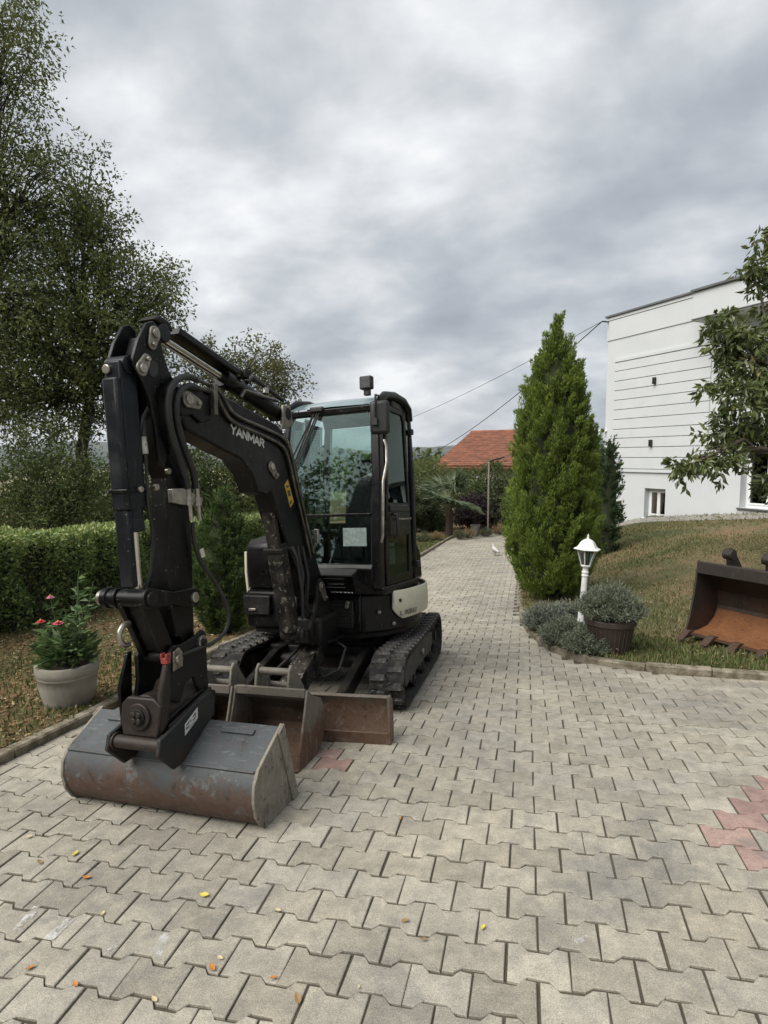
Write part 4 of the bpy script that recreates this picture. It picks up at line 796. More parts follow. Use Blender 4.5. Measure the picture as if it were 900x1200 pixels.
# ---- tilting quick hitch
eh = .098
ear_poly = [(qa[0] + .05, qa[1] + .03), (qa[0] + .02, qa[1] + .06), (qa[0] - .03, qa[1] + .04), (qc[0] + .05, qc[1] + .05), (qc[0] - .02, qc[1] + .06), (qc[0] - .06, qc[1] + .01), (qc[0] - .055, qc[1] - .10), (qc[0] - .07, .56), (qc[0] + .02, .52), (qc[0] + .07, .60), (qc[0] + .13, .62), (qc[0] + .17, .54), (qa[0] + .06, .52), (qa[0] + .05, qa[1] - .10)]
ht = slab('quick_hitch', ear_poly, eh - .022, eh, 'black_d', None, .006); slab('hitch_ear', ear_poly, -eh, -eh + .022, 'black_d', ht, .006)
slab('pin_washer', [(qc[0] - .035, qc[1] - .06), (qc[0] + .035, qc[1] - .05), (qc[0] + .035, qc[1] + .02), (qc[0] + .01, qc[1] + .045), (qc[0] - .03, qc[1] + .03)], eh, eh + .010, 'pinplate', ht, .003)
disc_bolt('pin', B(qc[0], qc[1] - .008, eh + .01), rv, .024, .012, 'steel', ht); disc_bolt('pin', B(*qa, eh), rv, .034, .016, 'steel', ht); disc_bolt('pin', B(*qa, eh + .016), rv, .018, .010, 'black_d', ht)
for q_ in (qc, qa): part('hitch_pin', MB().cyl(B(*q_, -.11), B(*q_, .075), .03, 14), 'black_d', ht, 0)
uf = -.255                                    # front face of the hitch
def Fp(off, z, u): return p0 + dv * u + rv * off + V(0, 0, z)
zc_ = .50
part('tilt_motor', MB().tube([Fp(0, zc_, uf), Fp(0, zc_, .10)], .088, 26), 'rust_pin', ht, .01)
fpl = [(-.10, .405), (.095, .405), (.105, .47), (.115, .55), (.075, .585), (-.07, .585), (-.105, .55), (-.11, .47)]
fpz = MB().prism(fpl, lambda a, b, t: Fp(a, b, t), uf - .03, uf + .0)
fpo = part('motor_plate', fpz, 'rust_pin', ht, .008)
part('motor_flange', MB().tube([Fp(0, zc_, uf - .045), Fp(0, zc_, uf - .03)], .062, 24), 'rust_pin', fpo, .005); part('motor_hub', MB().tube([Fp(0, zc_, uf - .055), Fp(0, zc_, uf - .045)], .040, 20), 'black_d', fpo, .004)
for k in range(4): a = math.pi / 4 + k * math.pi / 2; disc_bolt('bolt', Fp(.02 * math.cos(a), zc_ + .02 * math.sin(a), uf - .055), -dv, .013, .008, 'rust_pin', fpo)
part('hitch_wing', MB().prism([(uf - .015, .44), (uf - .035, .62), (uf + .02, .77), (uf + .05, .78), (uf + .05, .46)], lambda a, b, t: B(a, b, t), -.125, -.108), 'black', ht, .006)
part('hitch_wing', MB().prism([(uf - .015, .42), (uf - .02, .60), (uf + .025, .735), (uf + .05, .735), (uf + .055, .60), (uf + .03, .46)], lambda a, b, t: B(a, b, t), .082, .112), 'rust_pin', ht, .010)
part('red_catch', MB().box(B(uf + .035, .745, .097), (.036, .03, .028), BAX).box(B(uf + .035, .765, .08), (.010, .03, .03), BAX).box(B(uf + .035, .765, .110), (.012, .035, .03), BAX), 'red_paint', ht, .004)
part('hitch_body', MB().prism([(uf + .02, .40), (uf + .02, .47), (.05, .54), (.17, .50), (.17, .43), (.0, .41)], lambda a, b, t: B(a, b, t), -.10, .10), 'black_d', ht, .008)
for k in range(3): part('hitch_rail', MB().box(B(-.06, .470, .045 + k * .035), (.012, .34, .05), [rv, nrm(dv + V(0, 0, .28)), nrm(V(0, 0, 1) - dv * .28)]), 'rust_pin', ht, .003)
# ---- grading bucket
bw0, bw1 = -.56, .53
outer = [(.06, .385), (-.16, .255), (-.19, .20), (-.195, .13), (-.175, .06), (-.135, .005), (-.07, -.035), (.0, -.052), (.216, -.082)]
inner = [(.216, -.064), (.0, -.034), (-.06, -.018), (-.12, .02), (-.157, .07), (-.176, .13), (-.172, .19), (-.146, .243), (.066, .367)]
bk = part('bucket', MB().prism(outer + inner, lambda a, b, t: B(a, b, t), bw0, bw1), 'bucket', None, .003, 30)
part('cutting_edge', MB().prism([(.12, -.078), (.235, -.090), (.235, -.076), (.12, -.058)], lambda a, b, t: B(a, b, t), bw0 - .004, bw1 + .004), 'bucket_side', bk, .002)
sidep = [(.075, .395), (-.155, .262), (-.197, .20), (-.203, .13), (-.183, .055), (-.14, -.004), (-.07, -.046), (.0, -.060), (.235, -.092), (.165, .13)]
for s_, o_ in ((1, bw1), (-1, bw0)):
    sp_ = part('side_plate', MB().prism(sidep, lambda a, b, t: B(a, b, t), o_ - .006, o_ + .010), 'bucket_side', bk, .003)
    part('side_edge', MB().prism([(.075, .395), (.165, .13), (.235, -.092), (.175, -.085), (.105, .12), (.02, .365)], lambda a, b, t: B(a, b, t), (o_ + .0095) if s_ > 0 else o_ - .018, (o_ + .020) if s_ > 0 else o_ - .0065), 'bucket_side', sp_, .003)
part('back_seam', MB().box(B(-.166, .250, (bw0 + bw1) / 2), (bw1 - bw0 - .02, .012, .012), [rv, nrm(dv * .22 + V(0, 0, .13)), nrm(V(0, 0, .22) - dv * .13)]), 'bucket', bk, .003)
sx = nrm(B(.06, .385, 0) - B(-.16, .255, 0)); sn = nrm(np.cross(rv, sx)); sn = sn if sn[2] > 0 else -sn
for o_ in (-.36, .33): part('wear_pad', MB().box(B(.01, .358, o_) + sn * .004, (.18, .03, .012), [rv, sx, sn]), 'bucket', bk, .003)
bear = [(-.335, .345), (-.318, .415), (-.275, .425), (-.06, .50), (.06, .525), (.10, .49), (.10, .40), (.05, .375), (-.16, .25), (-.225, .245)]
for o0, o1 in ((.118, .138), (-.162, -.142)):
    er = slab('bucket_ear', bear, o0, o1, 'bucket_ear', bk, .006)
    if o0 > 0:
        lb = slab('label', [(-.145, .375), (-.045, .425), (-.045, .478), (-.145, .428)], o1, o1 + .0015, 'white_txt', er, 0)
        dd = nrm(B(.10, .05, 0) - B(0, 0, 0)); uu = V(0, 0, 1)
        for k, (a0, b0, w0, h0) in enumerate(((.010, .018, .026, .008), (.010, .036, .026, .008), (.008, .018, .007, .014), (.042, .030, .012, .008), (.066, .018, .026, .008), (.066, .036, .026, .008), (.088, .020, .006, .020), (.030, .008, .05, .004))):
            q = B(-.145, .375, o1 + .0015) + dd * a0 + uu * b0; part('label_mark', MB().add([q + rv * .001, q + dd * w0 + rv * .001, q + dd * w0 + uu * h0 + rv * .001, q + uu * h0 + rv * .001], [(0, 1, 2, 3)]), 'dark_txt', lb, 0, 0)
part('bucket_pin', MB().cyl(B(-.285, .375, -.142), B(-.285, .375, .118), .030, 18).cyl(B(-.285, .375, -.142), B(-.285, .375, -.13), .04, 18), 'rust_pin', bk, .003)
part('bucket_pin', MB().cyl(B(.05, .47, -.142), B(.05, .47, .118), .028, 16), 'rust_pin', bk, .003)

# ================================================================== two spare buckets in front of the blade
def spare(name, cxl, width, label, yaw=0):
    root = empty(name); zg = float(g(*(O + RM.T @ V(cxl, -1.72, 0))[:2])); base = O + RM.T @ V(cxl, -1.72, 0)
    root.location = (base[0], base[1], zg); root.rotation_euler = (math.radians(-4), math.radians(-2.4), yaw); tag(root, label, 'bucket', 'spare digging buckets')
    out_ = [(-.20, .0), (-.05, -.002), (.06, .01), (.145, .06), (.185, .14), (.175, .23), (.12, .305), (.02, .345), (-.02, .36), (-.055, .41)]
    in_ = [(-.062, .402), (-.035, .348), (.012, .33), (.105, .292), (.16, .225), (.17, .14), (.132, .07), (.05, .026), (-.05, .014), (-.20, .016)]
    w2 = width / 2
    sh = obj('shell', MB().prism(out_ + in_, lambda a, b, t: V(t, a, b), -w2, w2), M['bucket2'], root, .003, 30)
    prof = [(-.205, -.003), (.06, .002), (.155, .055), (.197, .14), (.186, .235), (.13, .315), (.02, .36), (-.06, .418), (-.10, .30), (-.17, .12)]
    for s_ in (-1, 1): obj('side_plate', MB().prism(prof, lambda a, b, t: V(t, a, b), s_ * w2 - .007, s_ * w2 + .007), M['bucket2'], root, .004)
    obj('cutting_edge', MB().box((0, -.185, .012), (width + .012, .07, .018)), M['bucket2'], root, .003)
    obj('lip', MB().box((0, -.058, .395), (width - .02, .022, .05)), M['bucket2'], root, .004)
    e2 = min(.105, w2 - .02)
    for s_ in (-1, 1): obj('ear', MB().prism([(-.05, .40), (-.03, .51), (.0, .54), (.035, .52), (.16, .37), (.18, .24), (.10, .31), (.02, .355)], lambda a, b, t: V(t, a, b), s_ * e2 - .009, s_ * e2 + .009), M['ear'], root, .005)
    obj('pin_tube', MB().cyl((-e2, .0, .495), (e2, .0, .495), .022, 14), M['ear'], root, 0); obj('pin_tube', MB().cyl((-e2, .14, .37), (e2, .14, .37), .022, 14), M['ear'], root, 0)
    return root
spare('digging_bucket', .125, .46, 'wider worn steel digging bucket standing between the grading bucket and the blade', math.radians(-3))
spare('trench_bucket', -.245, .25, 'narrow steel trench bucket standing left of the wider spare bucket', math.radians(-2))

# ================================================================== foliage generators
def rand_dir(n): v = RNG.normal(size=(n, 3)); return v / np.linalg.norm(v, axis=1)[:, None]
def norm_rows(v): return v / (np.linalg.norm(v, axis=1)[:, None] + 1e-9)
def leaf_quads(P, D, Ln, Wd, bend=.0):
    n = len(P); D = norm_rows(D); s = norm_rows(np.cross(D, rand_dir(n))); u = np.cross(s, D)
    Ln = np.broadcast_to(Ln, n)[:, None]; Wd = np.broadcast_to(Wd, n)[:, None]
    mid = P + D * Ln * .45 + u * Ln * bend
    vs_ = np.stack([P, mid + s * Wd / 2, P + D * Ln - u * Ln * bend * .6, mid - s * Wd / 2], 1).reshape(-1, 3)
    return vs_, np.arange(4 * n).reshape(-1, 4)
def nrm_lat(v): return v / (np.linalg.norm(v, axis=1)[:, None] + 1e-9)
def in_lobes(lobes, n, shell=.55, wexp=.8):
    c = np.array([l[0] for l in lobes]); r = np.array([np.broadcast_to(l[1], 3) for l in lobes]); w_ = r.prod(1) ** wexp; w_ = w_ / w_.sum()
    k = RNG.choice(len(lobes), n, p=w_); d = rand_dir(n); t = (shell + (1 - shell) * RNG.random(n)) ** (1 / 1.6); t = np.where(RNG.random(n) < .25, RNG.random(n) ** .5, t)
    return c[k] + d * r[k] * t[:, None], d, k
def limb(m, a, b, r0, r1, wob=.12, n=6, sides=7):
    a, b = np.asarray(a, float), np.asarray(b, float); l = np.linalg.norm(b - a); P = []
    for i in range(n + 1):
        t = i / n; P.append(a + (b - a) * t + V(*RNG.normal(size=3)) * wob * l * math.sin(math.pi * t) * .35 + V(0, 0, .10 * l * math.sin(math.pi * t)))
    m.tube(P, list(np.linspace(r0, r1, n + 1)), sides); return P
def tree(name, label, base, lobes, nclus, per, Ln, Wd, leafmat, barkmat, trunk_r=.14, spread=.32, droop=.35, cat='tree', group=None, fork=.45, twigs=True, shell=.55, wexp=.8):
    base = np.asarray(base, float); root = empty(name, base); tag(root, label, cat, group)
    m = MB(); cen = np.mean([l[0] for l in lobes], 0); top = max(l[0][2] for l in lobes)
    fk = base + (V(cen[0], cen[1], base[2] + (top - base[2]) * fork) - base) * V(.55, .55, 1)
    tp = limb(m, base - V(0, 0, .2), fk, trunk_r, trunk_r * .62, .06, 7, 9)
    P, d, k = in_lobes(lobes, nclus, shell, wexp)
    for i, (c, r) in enumerate(lobes):
        hp = limb(m, fk if c[2] > fk[2] - .5 else tp[4], c, trunk_r * .5, trunk_r * .14, .14, 6, 6)
        for j in np.nonzero(k == i)[0][:: 2 if twigs else 6]:
            a = hp[RNG.integers(3, 7)]; mid = a * .4 + P[j] * .6 + V(0, 0, .08)
            m.tube([a, mid, P[j]], [trunk_r * .085, trunk_r * .055, trunk_r * .03], 4, False)
    m.v = [tuple(np.asarray(p) - base) for p in m.v]; obj('trunk', m, barkmat, root, smooth=60)
    n = nclus * per; idx = np.repeat(np.arange(nclus), per)
    out = norm_rows(d + RNG.normal(size=(nclus, 3)) * .55 + V(0, 0, .15)); t_ = RNG.random(n)[:, None] * 1.6 - .6
    lat = rand_dir(n) * (spread * .34 * (.35 + RNG.random(n)))[:, None]
    LP = P[idx] + out[idx] * t_ * spread * 1.5 + lat - V(0, 0, 1) * (np.clip(t_, 0, 1) ** 2 * spread * droop)
    LD = norm_rows(RNG.normal(size=(n, 3)) * .45 + nrm_lat(lat) * .9 + out[idx] * .35 + V(0, 0, -droop))
    s_ = .7 + .6 * RNG.random(n); vs_, fs_ = leaf_quads(LP - base, LD, Ln * s_, Wd * s_, .12)
    cl = RNG.random(nclus)[idx]; rnd = np.clip(.5 * cl + .5 * RNG.random(n), 0, 1)
    np_mesh('crown', vs_, fs_, leafmat, root, rnd); return root
BARK = simple('bark', (.055, .045, .034), (.10, .085, .065), 7, .95, 0, .8, 30, .02)
BARK_D = simple('dark_bark', (.022, .018, .014), (.045, .038, .03), 9, .95, 0, .6, 30, .02)
G_ROB = foliage('locust_leaves', [(0, (.0562, .0750, .0225)), (.35, (.1000, .1250, .0375)), (.7, (.1500, .1725, .0525)), (1, (.2438, .2250, .0750))], .35, clump=.5)
G_DARK = foliage('dark_leaves', [(0, (.0408, .0552, .0168)), (.5, (.0768, .1032, .0288)), (1, (.1320, .1584, .0480))], .25, clump=.8)
G_YEL = foliage('yellowing_leaves', [(0, (.0667, .0805, .0253)), (.5, (.1092, .1207, .0391)), (1, (.1898, .1725, .0633))], .35)
G_HEDGE = foliage('hedge_leaves', [(0, (.0680, .1091, .0316)), (.45, (.1456, .2134, .0582)), (.8, (.2547, .3275, .0971)), (1, (.4852, .4852, .2063))], .25, .42, .5)
G_THUJA = foliage('thuja_sprays', [(0, (.0495, .0770, .0143)), (.4, (.1078, .1595, .0275)), (.75, (.1815, .2420, .0440)), (1, (.2970, .3410, .0825))], .2, .6, .25)
G_CYP = foliage('cypress_sprays', [(0, (.0190, .0381, .0158)), (.5, (.0411, .0713, .0270)), (1, (.0792, .1188, .0443))], .15, .65, .2)
G_DWARF = foliage('dwarf_cypress_sprays', [(0, (.036, .062, .020)), (.5, (.070, .110, .034)), (1, (.125, .175, .055))], .2, .65, .2)
G_LAV = foliage('lavender_leaves', [(0, (.0815, .0978, .0706)), (.5, (.1576, .1793, .1358)), (1, (.2717, .2935, .2336))], .2, .75, .2)
G_LAVG = foliage('sage_leaves', [(0, (.0635, .0809, .0519)), (.5, (.1211, .1443, .0982)), (1, (.2193, .2426, .1791))], .2, .75, .2)
G_CHERRY = foliage('cherry_leaves', [(0, (.0460, .0633, .0207)), (.45, (.0897, .1173, .0368)), (.8, (.1437, .1667, .0575)), (1, (.2415, .2185, .0920))], .25, .38, .5)
G_PALM = foliage('palm_fronds', [(0, (.0495, .0726, .0330)), (.6, (.0935, .1265, .0605)), (1, (.1650, .1870, .0990))], .2, .45, .4)
G_ZIN = foliage('zinnia_leaves', [(0, (.0487, .0835, .0278)), (.6, (.0974, .1600, .0529)), (1, (.1670, .2365, .0835))], .25, .5, .4)
G_GRASS = foliage('grass_blades', [(0, (.0603, .0790, .0241)), (.35, (.1098, .1262, .0439)), (.65, (.1811, .1591, .0768)), (1, (.3072, .2468, .1371))], .25, .7, .2, clump=.7)
G_GRASSG = foliage('green_grass_blades', [(0, (.0440, .0682, .0176)), (.6, (.0935, .1265, .0352)), (1, (.1870, .1760, .0770))], .25, .7, .2)
G_LIT = foliage('leaf_litter', [(0, (.1280, .0800, .0400)), (.4, (.2080, .1360, .0680)), (.75, (.2880, .2080, .1120)), (1, (.4000, .3200, .2080))], .1, .8, .2)
G_PURP = foliage('purple_leaves', [(0, (.0220, .0140, .0180)), (.6, (.0450, .0300, .0340)), (1, (.0750, .0600, .0500))], .15)
G_VAR = foliage('pale_shrub_leaves', [(0, (.0405, .0558, .0234)), (.6, (.0855, .1080, .0450)), (1, (.1800, .1980, .1080))], .2)

# ---- left-hand trees
def lobe(px, py, d, r): return (at(px, py, d), r)
def bed_pt(x, y): return V(x, y, float(bed_z(x, y)))
def at_ground(px, depth):
    p = at(px, 538, depth); return V(p[0], p[1], float(g(p[0], p[1])) + .03)
tree('locust_tree', 'tall locust tree with sparse twiggy top at the left edge of the garden', at_ground(-60, 13.5),
     [lobe(-45, 40, 13, (1.9, 1.9, 1.6)), lobe(5, 60, 13, (.75, .75, 1.0)), lobe(0, 150, 13, (1.0, 1.0, 1.2)), lobe(25, 235, 13, (1.3, 1.3, 1.3)), lobe(-60, 250, 13, (2.2, 2.2, 2.4)), lobe(-10, 340, 12.6, (1.6, 1.6, 1.5)), lobe(-30, 440, 13, (1.8, 1.8, 1.4))],
     1150, 30, .090, .042, G_ROB, BARK_D, .22, .36, .45, group='locust trees behind the hedge')
tree('locust_tree', 'broad locust tree whose crown rises right behind the excavator arm', at_ground(92, 14.5),
     [lobe(92, 225, 14, (.75, .75, 1.1)), lobe(118, 285, 14, (.9, .9, 1.0)), lobe(75, 300, 14, (1.1, 1.1, 1.2)), lobe(150, 345, 14, (1.0, 1.0, .9)), lobe(186, 345, 14, (.62, .62, .8)), lobe(105, 395, 14, (1.6, 1.6, 1.2)), lobe(175, 400, 14, (.75, .75, .6)), lobe(40, 400, 13.5, (1.4, 1.4, 1.2)), lobe(60, 470, 14, (1.8, 1.8, 1.0)), lobe(150, 450, 14.5, (1.2, 1.2, .8))],
     1350, 30, .090, .042, G_ROB, BARK_D, .17, .34, .4, group='locust trees behind the hedge')
tree('locust_tree', 'thin yellowing tree behind the boom, seen above the arm cylinder', at_ground(275, 19),
     [lobe(250, 425, 18, (.8, .8, .55)), lobe(298, 420, 18.5, (.9, .9, .6)), lobe(337, 445, 18, (.55, .55, .5)), lobe(285, 465, 18.5, (1.3, 1.3, .8)), lobe(240, 475, 18, (1.2, 1.2, .9)), lobe(310, 500, 18.5, (1.1, 1.1, .9))],
     520, 26, .10, .05, G_YEL, BARK, .11, .30, .35, fork=.4)
tree('conifer_tree', 'dark bushy conifer standing behind the hedge at the left', at_ground(48, 11),
     [lobe(50, 545, 10.5, (.55, .55, .75)), lobe(25, 590, 10.5, (.9, .9, .8)), lobe(75, 590, 10.5, (.85, .85, .8)), lobe(48, 615, 10.4, (1.2, 1.2, .7)), lobe(70, 560, 10.8, (.5, .5, .6))],
     620, 30, .075, .028, G_DARK, BARK_D, .12, .20, .2, twigs=False, shell=.7)
for i, (px, py, d, r, lab) in enumerate([(255, 560, 15, 1.25, 'round green shrub behind the boom and the hedge'), (190, 565, 14, 1.15, 'dark green shrub between the arm and the trees behind'), (128, 590, 13.5, .75, 'leafy green shrub just left of the upright arm, behind the hedge'), (310, 575, 16.5, 1.2, 'green shrub seen between the boom and the cab')]):
    tree('shrub', lab, at_ground(px, d), [lobe(px, py, d, (r, r, r * .85)), lobe(px - 25, py + 25, d, (r * .8, r * .8, r * .7)), lobe(px + 22, py + 28, d, (r * .8, r * .8, r * .7))], 380, 24, .085, .045, (G_ROB, G_DARK, G_ROB, G_DARK)[i], BARK_D, .07, .24, .2, 'shrub', 'shrubs behind the hedge', twigs=False, shell=.7)

# ---- hedge
hx0, hx1, hy0, hy1, hh = -6.7, -5.78, -1.2, 10.8, 1.16
hr = empty('hedge', (-6.2, 4.8, float(bed_z(-6.2, 4.8)))); tag(hr, 'long clipped green privet hedge along the left side of the bed', 'hedge'); hb = V(*hr.location)
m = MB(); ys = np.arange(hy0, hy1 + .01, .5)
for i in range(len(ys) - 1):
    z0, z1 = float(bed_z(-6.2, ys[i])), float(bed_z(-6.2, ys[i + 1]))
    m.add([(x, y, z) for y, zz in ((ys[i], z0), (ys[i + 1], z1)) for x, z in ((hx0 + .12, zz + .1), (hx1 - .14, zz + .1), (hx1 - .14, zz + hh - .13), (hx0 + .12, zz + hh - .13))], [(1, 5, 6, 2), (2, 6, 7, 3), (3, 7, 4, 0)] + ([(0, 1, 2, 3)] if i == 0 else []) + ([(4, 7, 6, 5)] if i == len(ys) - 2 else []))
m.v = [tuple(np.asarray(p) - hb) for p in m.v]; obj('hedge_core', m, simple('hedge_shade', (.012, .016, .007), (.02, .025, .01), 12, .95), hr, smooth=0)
n = 52000; f_ = RNG.random(n); Y = hy0 + (hy1 - hy0) * RNG.random(n) ** 1.25; lump = .05 * np.sin(Y * 5.3) + .04 * np.sin(Y * 11 + 1)
front = f_ < .66; X = np.where(front, hx1 + lump - .17 * RNG.random(n) ** 1.6, hx0 + (hx1 - hx0) * RNG.random(n)); Zr = np.where(front, .03 + (hh - .03) * RNG.random(n), hh - .16 * RNG.random(n) ** 1.6 + .03 * np.sin(Y * 3 + X * 6))
X = np.where(front, X + .05 * np.sin(Zr * 7 + Y * 2), X); keep = ~(front & (Zr < .25) & (RNG.random(n) < .55)); X, Y, Zr, front = X[keep], Y[keep], Zr[keep], front[keep]; n = len(X)
Pp = np.c_[X, Y, bed_z(X, Y) + Zr]; Dd = RNG.normal(size=(n, 3)) * .7 + np.where(front[:, None], V(.7, 0, .25), V(.1, 0, .9)); s_ = .65 + .7 * RNG.random(n)
vs_, fs_ = leaf_quads(Pp - hb, Dd, .058 * s_, .030 * s_, .1); rnd = np.clip(RNG.random(n) * .7 + .3 * (Zr / hh) ** 2, 0, 1); np_mesh('leaves', vs_, fs_, G_HEDGE, hr, rnd)
m = MB()
for k in range(130):
    y = hy0 + 9 * random.random() ** 1.2; x = hx1 - .1 + random.gauss(0, .03); z = float(bed_z(x, y)); l = random.uniform(.4, .95); m.tube([(x, y, z - .03), (x + random.gauss(0, .05), y + random.gauss(0, .06), z + l * .5), (x + .03 + random.gauss(0, .05), y + random.gauss(0, .10), z + l)], [.008, .006, .003], 5, False)
m.v = [tuple(np.asarray(p) - hb) for p in m.v]; obj('stems', m, BARK, hr)['kind'] = 'stuff'

# ---- thuja and cypresses: clumped upright sprays on a shaped cone
def conifer(name, label, base, prof, nclump, per, Ln, Wd, mat, clump_r, cat='conifer', group=None, up_=.9, lean=(0, 0)):
    base = np.asarray(base, float); root = empty(name, base); tag(root, label, cat, group); prof = np.array(prof); H = prof[-1, 0]
    def R(z): return np.interp(z, prof[:, 0], prof[:, 1])
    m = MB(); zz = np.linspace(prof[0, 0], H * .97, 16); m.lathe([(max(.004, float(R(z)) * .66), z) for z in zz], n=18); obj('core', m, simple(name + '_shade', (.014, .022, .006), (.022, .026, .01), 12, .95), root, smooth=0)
    obj('trunk', MB().tube([(0, 0, -.1), (0, 0, H * .5)], [max(.02, float(R(H * .3)) * .09), .01], 8), BARK, root)
    z = np.linspace(0, 1, 4000); zv = prof[0, 0] + z * (H - prof[0, 0]); cdf = np.cumsum(R(zv) + .03); zc = np.interp(RNG.random(nclump), cdf / cdf[-1], zv); th = RNG.random(nclump) * 2 * math.pi
    big = .82 + .24 * (np.sin(th * 5 + zc * 4.1) * .5 + np.sin(th * 9 - zc * 7) * .5) * .6 + RNG.normal(size=nclump) * .06
    rr = R(zc) * np.clip(big, .6, 1.08); o = np.c_[np.cos(th), np.sin(th), np.zeros(nclump)]; cen = np.c_[o[:, :2] * rr[:, None], zc] + np.c_[lean[0] * zc, lean[1] * zc, zc * 0]
    n = nclump * per; ix = np.repeat(np.arange(nclump), per); t = RNG.random(n); sc = clump_r * (.6 + .8 * RNG.random(nclump))[ix]
    axis = norm_rows(o + V(0, 0, up_) + RNG.normal(size=(nclump, 3)) * .22)[ix]; w_ = np.sin(math.pi * np.clip(t * .92 + .06, 0, 1)) * .42
    P = cen[ix] + axis * ((t - .35) * 1.7 * sc)[:, None] + rand_dir(n) * (w_ * sc)[:, None]
    D_ = norm_rows(axis * 1.0 + RNG.normal(size=(n, 3)) * .42 + V(0, 0, .25)); s_ = .65 + .7 * RNG.random(n); vs_, fs_ = leaf_quads(P, D_, Ln * s_, Wd * s_, .08)
    rnd = np.clip(.30 * RNG.random(nclump)[ix] + .35 * t + .35 * RNG.random(n), 0, 1); np_mesh('foliage', vs_, fs_, mat, root, rnd); return root
pb = on_ground(645, 702, lawn_z); sc_ = ((pb - C) @ cf) / F; topz = (1.6253 + (538 - 380) * sc_) - float(lawn_z(pb[0], pb[1]))
def pz(y): return C[2] + (538 - y) * sc_ - float(lawn_z(pb[0], pb[1]))
thp = [(.06, .16), (pz(692), 36 * sc_), (pz(672), 51 * sc_), (pz(645), 60 * sc_), (pz(605), 60 * sc_), (pz(560), 54 * sc_), (pz(500), 44 * sc_), (pz(450), 32 * sc_), (pz(422), 15 * sc_), (pz(404), 5 * sc_), (pz(392), 2 * sc_), (topz, .01)]
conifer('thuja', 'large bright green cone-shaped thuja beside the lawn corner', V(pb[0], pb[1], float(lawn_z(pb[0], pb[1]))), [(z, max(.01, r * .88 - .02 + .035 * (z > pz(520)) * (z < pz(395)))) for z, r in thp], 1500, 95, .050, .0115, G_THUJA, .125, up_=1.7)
for px, top, d, rpx, lab in ((714, 512, 12.3, 15, 'slim dark cypress behind the big thuja, nearer the white house'), (698, 508, 13.6, 11, 'slim dark cypress half hidden between the big thuja and its twin')):
    p = at(px, 538, d); z = float(lawn_z(p[0], p[1])); H = C[2] + (538 - top) * d / F - z; r = rpx * d / F
    conifer('cypress', lab, V(p[0], p[1], z), [(.05, r * .7), (H * .25, r), (H * .6, r * .9), (H * .85, r * .5), (H, .01)], 260, 30, .06, .02, G_CYP, .09, group='slim cypresses by the white house')
p = on_ground(263, 741, bed_z); H = 163 * ((p - C) @ cf) / F; r = 36 * ((p - C) @ cf) / F
conifer('dwarf_cypress', 'small dense green dwarf cypress behind the left track of the excavator', V(p[0], p[1], float(bed_z(p[0], p[1]))), [(.03, r * .45), (H * .18, r * .85), (H * .38, r), (H * .6, r * .82), (H * .82, r * .45), (H, .01)], 520, 40, .05, .012, G_DWARF, .085)

# ---- lavender mounds
def lavender(name, label, base, r, h, nst, mat, cat='lavender', group=None, z0=0.0):
    root = empty(name, base); tag(root, label, cat, group); m = MB(); P, D_, rn = [], [], []
    for k in range(nst):
        a = random.random() * 2 * math.pi; q = math.sqrt(random.random()); tip = V(math.cos(a) * q * r, math.sin(a) * q * r, h * (1 - .62 * q * q) * random.uniform(.72, 1.08)); b0 = V(math.cos(a) * q * r * .35, math.sin(a) * q * r * .35, 0)
        mid = b0 * .45 + tip * .55 + V(0, 0, -.02); m.tube([b0, mid, tip], [.004, .003, .0015], 4, False); c = random.random()
        for j in range(17):
            t = .42 + .60 * j / 16; p = b0 * (1 - t) + tip * t; P.append(p + V(*RNG.normal(size=3)) * .006); D_.append(nrm(tip - b0) * .8 + V(*RNG.normal(size=3)) * .62); rn.append(min(1, .5 * c + .25 * random.random() + .3 * t))
    obj('stems', m, BARK, root)['kind'] = 'stuff'; n = len(P); s_ = .7 + .6 * RNG.random(n); vs_, fs_ = leaf_quads(np.array(P), np.array(D_), .042 * s_, .0085 * s_, .05); np_mesh('foliage', vs_, fs_, mat, root, rn); return root
for px, py, r, h, mt_, lab in ((640, 738, .30, .30, G_LAV, 'silver lavender mound at the foot of the big thuja'), (664, 756, .30, .26, G_LAVG, 'low grey-green lavender mound in the kerb corner'), (690, 764, .27, .22, G_LAVG, 'low grey-green lavender spilling beside the brown pot'), (662, 735, .28, .30, G_LAV, 'silver lavender mound behind the kerb, left of the lamp post')):
    p = on_ground(px, py, lawn_z); lavender('lavender_bush', lab, V(p[0], p[1], float(lawn_z(p[0], p[1]))), r, h, 330, mt_, group='lavender mounds in the kerb corner')

# ---- brown plastic pot with lavender
p = on_ground(722, 769, lawn_z); p = p + fw * .17; pz0 = float(lawn_z(p[0], p[1])); ds = ((p - C) @ cf) / F
PB = simple('brown_plastic', (.048, .032, .026), (.062, .044, .036), 9, .55); SOIL = simple('potting_soil', (.035, .025, .018), (.06, .045, .03), 30, .95)
pot = empty('flower_pot', (p[0], p[1], pz0)); tag(pot, 'dark brown plastic flower pot in the lawn corner by the lamp', 'pot')
ru = 29 * ds; hp_ = 42 * ds
obj('pot_body', MB().lathe([(ru * .66, 0), (ru * .70, .01), (ru * .90, hp_ * .80), (ru * .93, hp_ * .84), (ru * 1.0, hp_ * .85), (ru * 1.02, hp_ * .97), (ru * .98, hp_), (ru * .90, hp_), (ru * .86, hp_ * .86), (ru * .5, hp_ * .85)], n=36), PB, pot, smooth=40)
for k in range(30): a = k * 2 * math.pi / 30; obj('rib', MB().tube([(ru * .735 * math.cos(a), ru * .735 * math.sin(a), hp_ * .12), (ru * .895 * math.cos(a), ru * .895 * math.sin(a), hp_ * .76)], .006, 5), PB, pot)
